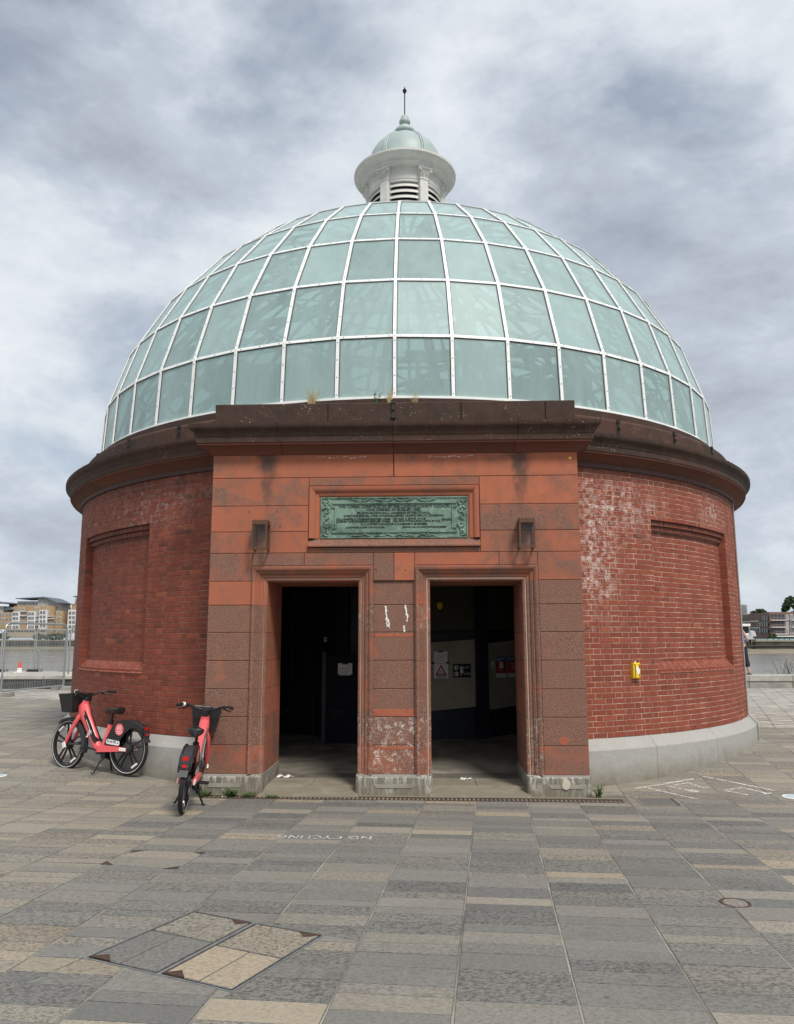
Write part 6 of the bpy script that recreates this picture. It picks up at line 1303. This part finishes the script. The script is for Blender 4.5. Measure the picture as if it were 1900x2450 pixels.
block(E1, 'podium', lx, 105, 850, 760, 1000, LY + 8, 10, painted_wall('podium_stone', (0.34, 0.29, 0.21), (0.45, 0.39, 0.30), 0.2)); windows(E1, lx, LY + 8, 115, 750, (880,), 14, 26, 40)
E2 = empty('apartment_block'); tag(E2, 'lower tan block with a dark curved roof and orange brick gable', 'building')
block(E2, 'wall', lx, -260, 582, 205, 850, LY + 25, 25, brownm); block(E2, 'penthouse', lx, -260, 480, 60, 582, LY + 30, 20, greym); block(E2, 'orange_gable', lx, 150, 430, 280, 500, LY + 45, 15, painted_wall('orange_brick', (0.30, 0.14, 0.08), (0.38, 0.19, 0.11), 0.2)); block(E2, 'upper_storey', lx, 60, 500, 235, 584, LY + 32, 20, greym)
mb = MB(); poly = [lx(x, y, LY + 28) for x, y in ((-260, 400), (20, 405), (60, 428), (180, 428), (180, 440), (50, 442), (10, 425), (-260, 420))]; mb.prism([(p.x, p.z) for p in poly], LY + 26, LY + 50); mb.build('roof', roofm, E2); block(E2, 'eaves_band', lx, 40, 520, 235, 540, LY + 24, 8, roofm)
windows(E2, lx, LY + 25, -250, 200, (615, 690, 760), 8, 26, 34, frame=whitem, seed=7)
E3 = empty('apartment_block'); tag(E3, 'white and grey apartment block with small roof fin beside the brick drum', 'building')
block(E3, 'wall', lx, 1115, 540, 1420, 1010, LY + 18, 25, whitem); block(E3, 'tan_corner', lx, 1175, 450, 1420, 545, LY + 20, 20, brownm); block(E3, 'top_storey', lx, 1228, 335, 1420, 455, LY + 24, 18, greym); block(E3, 'roof', lx, 1200, 312, 1420, 328, LY + 16, 28, roofm); windows(E3, lx, LY + 18, 1120, 1400, (590, 665, 740, 815, 890), 5, 34, 46, frame=whitem, seed=8)
E4 = empty('grey_house'); tag(E4, 'narrow grey building with arched roof between the tan and white blocks', 'building')
block(E4, 'wall', lx, 1018, 600, 1112, 1000, LY + 40, 20, greym); mb = MB(); poly = [lx(x, y, LY + 39) for x, y in ((1012, 600), (1030, 580), (1065, 573), (1100, 580), (1118, 600))]; mb.prism([(p.x, p.z) for p in poly], LY + 38, LY + 62); mb.build('roof', roofm, E4); windows(E4, lx, LY + 40, 1022, 1110, (690, 755, 820), 3, 20, 40, frame=whitem)
# right: brown brick flats in two wings
E5 = empty('brick_flats'); tag(E5, 'four storey brown brick flats with projecting balconies', 'building')
block(E5, 'wall', rx, 880, 468, 1700, 965, RY + 12, 25, dbrick)
mb = MB(); q_ = [rx(*p, RY + d) for p, d in (((415, 545), 45), ((560, 510), 36), ((880, 470), 12))]; zb = rx(600, 965, RY + 12).z
for a, b in zip(q_, q_[1:]): mb.hexa([(a.x, a.y, zb), (b.x, b.y, zb), (b.x, b.y + 15, zb), (a.x, a.y + 15, zb), (a.x, a.y, a.z), (b.x, b.y, b.z), (b.x, b.y + 15, b.z), (a.x, a.y + 15, a.z)])
mb.build('angled_wing', dbrick, E5)
windows(E5, rx, RY + 12, 1165, 1215, (565, 690, 800), 1, 34, 80, frame=whitem); windows(E5, rx, RY + 12, 1230, 1600, (560, 680, 800), 5, 46, 84, frame=whitem, seed=12); windows(E5, rx, RY + 12, 900, 1150, (545, 660, 790), 4, 42, 70, frame=None, seed=13)
def wingpt(cx, cy, dd=0.0):
    for (x0, y0, d0), (x1, y1, d1) in ((((415, 0, 45)), ((560, 0, 36))), (((560, 0, 36)), ((880, 0, 12)))):
        if cx <= x1 or x1 == 880: t = (cx - x0) / (x1 - x0); return rx(cx, cy, RY + d0 + (d1 - d0) * t - dd)
for xs, ysx, w, h in ((((425, 460, 500, 540, 585, 620, 655)), (575,), 14, 40), ((725, 765, 805, 845), (570, 680, 790), 20, 78), ((600, 640, 675), (680, 770), 18, 60)):
    for x in xs:
        for y in ysx:
            a, b = wingpt(x - w / 2, y - h / 2, 0.35), wingpt(x + w / 2, y + h / 2, 0.35); mb = MB(); mb.hexa([(a.x, a.y, b.z), (b.x, b.y, b.z), (b.x, b.y + 1, b.z), (a.x, a.y + 1, b.z), (a.x, a.y, a.z), (b.x, b.y, a.z), (b.x, b.y + 1, a.z), (a.x, a.y + 1, a.z)]); mb.build('window', winm, E5)
for x0, x1, y in ((888, 1155, 606), (895, 1160, 728), (940, 1170, 848), (1240, 1560, 606), (1250, 1570, 728)): balcony(E5, rx, RY + 12, x0, x1, y, 45)
for x0, x1, y in ((420, 700, 628), (490, 715, 738)):
    a, b = wingpt(x0, y, 2.0), wingpt(x1, y + 10, 2.0); mb = MB(); mb.hexa([(a.x, a.y, b.z), (b.x, b.y, b.z), (b.x, b.y + 2, b.z), (a.x, a.y + 2, b.z), (a.x, a.y, a.z), (b.x, b.y, a.z), (b.x, b.y + 2, a.z), (a.x, a.y + 2, a.z)]); mb.build('balcony', greym, E5)
block(E5, 'ground_floor_canopy', rx, 990, 880, 1700, 900, RY + 6, 8, whitem); windows(E5, rx, RY + 12, 1080, 1640, (925,), 7, 60, 50, frame=whitem, seed=14)
E6 = empty('tower_block'); tag(E6, 'distant banded high rise tower beside the brick drum', 'building'); TY = 1100
block(E6, 'core', rx, 250, 345, 502, 600, TY, 30, winm); block(E6, 'plant_room', rx, 385, 335, 440, 346, TY + 5, 15, greym)
for i in range(13): block(E6, 'floor_band', rx, 246, 350 + i * 19, 505, 357 + i * 19, TY - 1, 32, greym)
E7 = empty('river_jetty'); tag(E7, 'grey river jetty with shed and two white boards', 'jetty')
block(E7, 'deck', rx, 330, 930, 630, 945, RY - 18, 10, greym)
for x in (395, 455, 515, 560): block(E7, 'pile', rx, x - 6, 940, x + 6, 1075, RY - 16, 2, emb)
block(E7, 'shed', rx, 400, 890, 600, 932, RY - 15, 6, greym); block(E7, 'white_board', rx, 330, 672, 552, 714, RY - 14, 1, M['white']); block(E7, 'white_board', rx, 340, 838, 524, 880, RY - 17, 1, M['white']); block(E7, 'dark_office', rx, 340, 720, 515, 835, RY - 12, 8, M['indoor_dark']); mb = MB(); a = rx(575, 890, RY - 12); mb.lathe([(0.0, 2.9), (1.6, 2.3), (2.1, 0.0)], 14, M=Matrix.Translation(a)); mb.build('domed_hut', greym, E7, smooth=True)
for x in (385, 540): block(E7, 'mast', rx, x - 4, 714, x + 4, 935, RY - 13, 0.6, greym)
def glass_fence(x0, x1, y0, y1, Y, label):
    e = empty('glass_fence'); tag(e, label, 'fence'); n = 5
    for i in range(n): block(e, 'pane', rx, x0 + (x1 - x0) * i / n, y0, x0 + (x1 - x0) * (i + 0.92) / n, y1, Y, 0.2, simple('green_glass', (0.30, 0.42, 0.40), 0.2) if i == 0 and 'green_glass' not in bpy.data.materials else bpy.data.materials['green_glass'])
glass_fence(645, 850, 935, 970, RY + 4, 'pale green glass fence on the far wall beside the jetty'); glass_fence(860, 1330, 932, 968, RY + 5, 'pale green glass fence below the brick flats')
def far_tree(f, cx, cy, w, h, Y, seed, label, n=900, trunk=True, leaf=0.55):
    r = random.Random(seed); c = f(cx, cy, Y); a = f(cx + w / 2, cy, Y); b = f(cx, cy - h / 2, Y); RX_, RZ_ = a.x - c.x, b.z - c.z; e = empty('broadleaf_tree', (c.x, Y, c.z - RZ_ * 1.6)); tag(e, label, 'tree', 'trees on the far bank'); zc_ = RZ_ * 1.6
    mb = MB(); mb.tube([(0, 0, -2), (0.1, 0, zc_ * 0.6), (0, 0, zc_)], [0.05 * RX_ + 0.12, 0.04 * RX_ + 0.1, 0.05], 7); mb.build('trunk', M['twig_bark'] if 'twig_bark' in M else M.setdefault('twig_bark', simple('bark', (0.06, 0.05, 0.035), 0.9)), e)
    cl_ = []
    for i in range(16):
        a_, t = r.uniform(0, 2 * pi), r.uniform(-0.9, 0.95); q2 = sqrt(1 - t * t) * r.uniform(0.45, 0.95); cl_.append((Vector((cos(a_) * q2 * RX_, sin(a_) * q2 * RX_ * 0.8, zc_ + t * RZ_)), r.uniform(0.22, 0.4)))
    mb = MB()
    for i in range(n):
        cc, s = r.choice(cl_); d = Vector((r.gauss(0, 1), r.gauss(0, 1), r.gauss(0, 1))).normalized() * r.random() ** 0.4 * s; p = cc + Vector((d.x * RX_, d.y * RX_, d.z * RZ_)); u = Vector((r.gauss(0, 1), r.gauss(0, 1), r.gauss(0, 1))).normalized(); v = u.cross(Vector((r.gauss(0, 1), r.gauss(0, 1), r.gauss(0, 1)))).normalized(); k2 = leaf * r.uniform(0.6, 1.2); mb.face(p - u * k2, p + v * k2 * 0.6, p + u * k2, p - v * k2 * 0.6)
    mb.build('crown', M.get('leaf') or M.setdefault('leaf', simple('foliage', (0.045, 0.075, 0.025), 0.7, 0, 0.5, 0.6)), e, fix=False)
far_tree(rx, 690, 470, 240, 90, RY + 70, 1, 'rounded green tree rising behind the brick flats', 900, leaf=0.9); far_tree(rx, 1300, 370, 330, 290, RY + 60, 2, 'large dark tree standing above the flats roof', 2200, leaf=1.0); far_tree(rx, 1135, 440, 90, 70, RY + 65, 3, 'small leaning tree beside the large dark tree', 500, leaf=0.7); far_tree(rx, 930, 890, 130, 90, RY + 7, 4, 'dark evergreen bush before the brick flats', 700, leaf=0.5)
for i, (cx, w, lab) in enumerate(((640, 200, 'clipped green bush below the tan apartment block'), (830, 230, 'long green bush at the right of the tan block podium'), (985, 150, 'green bush before the narrow grey building'), (60, 190, 'dark green bush below the curved roof block'))): far_tree(lx, cx, 975, w, 90, LY + 6, 20 + i, lab, 900, leaf=0.8)
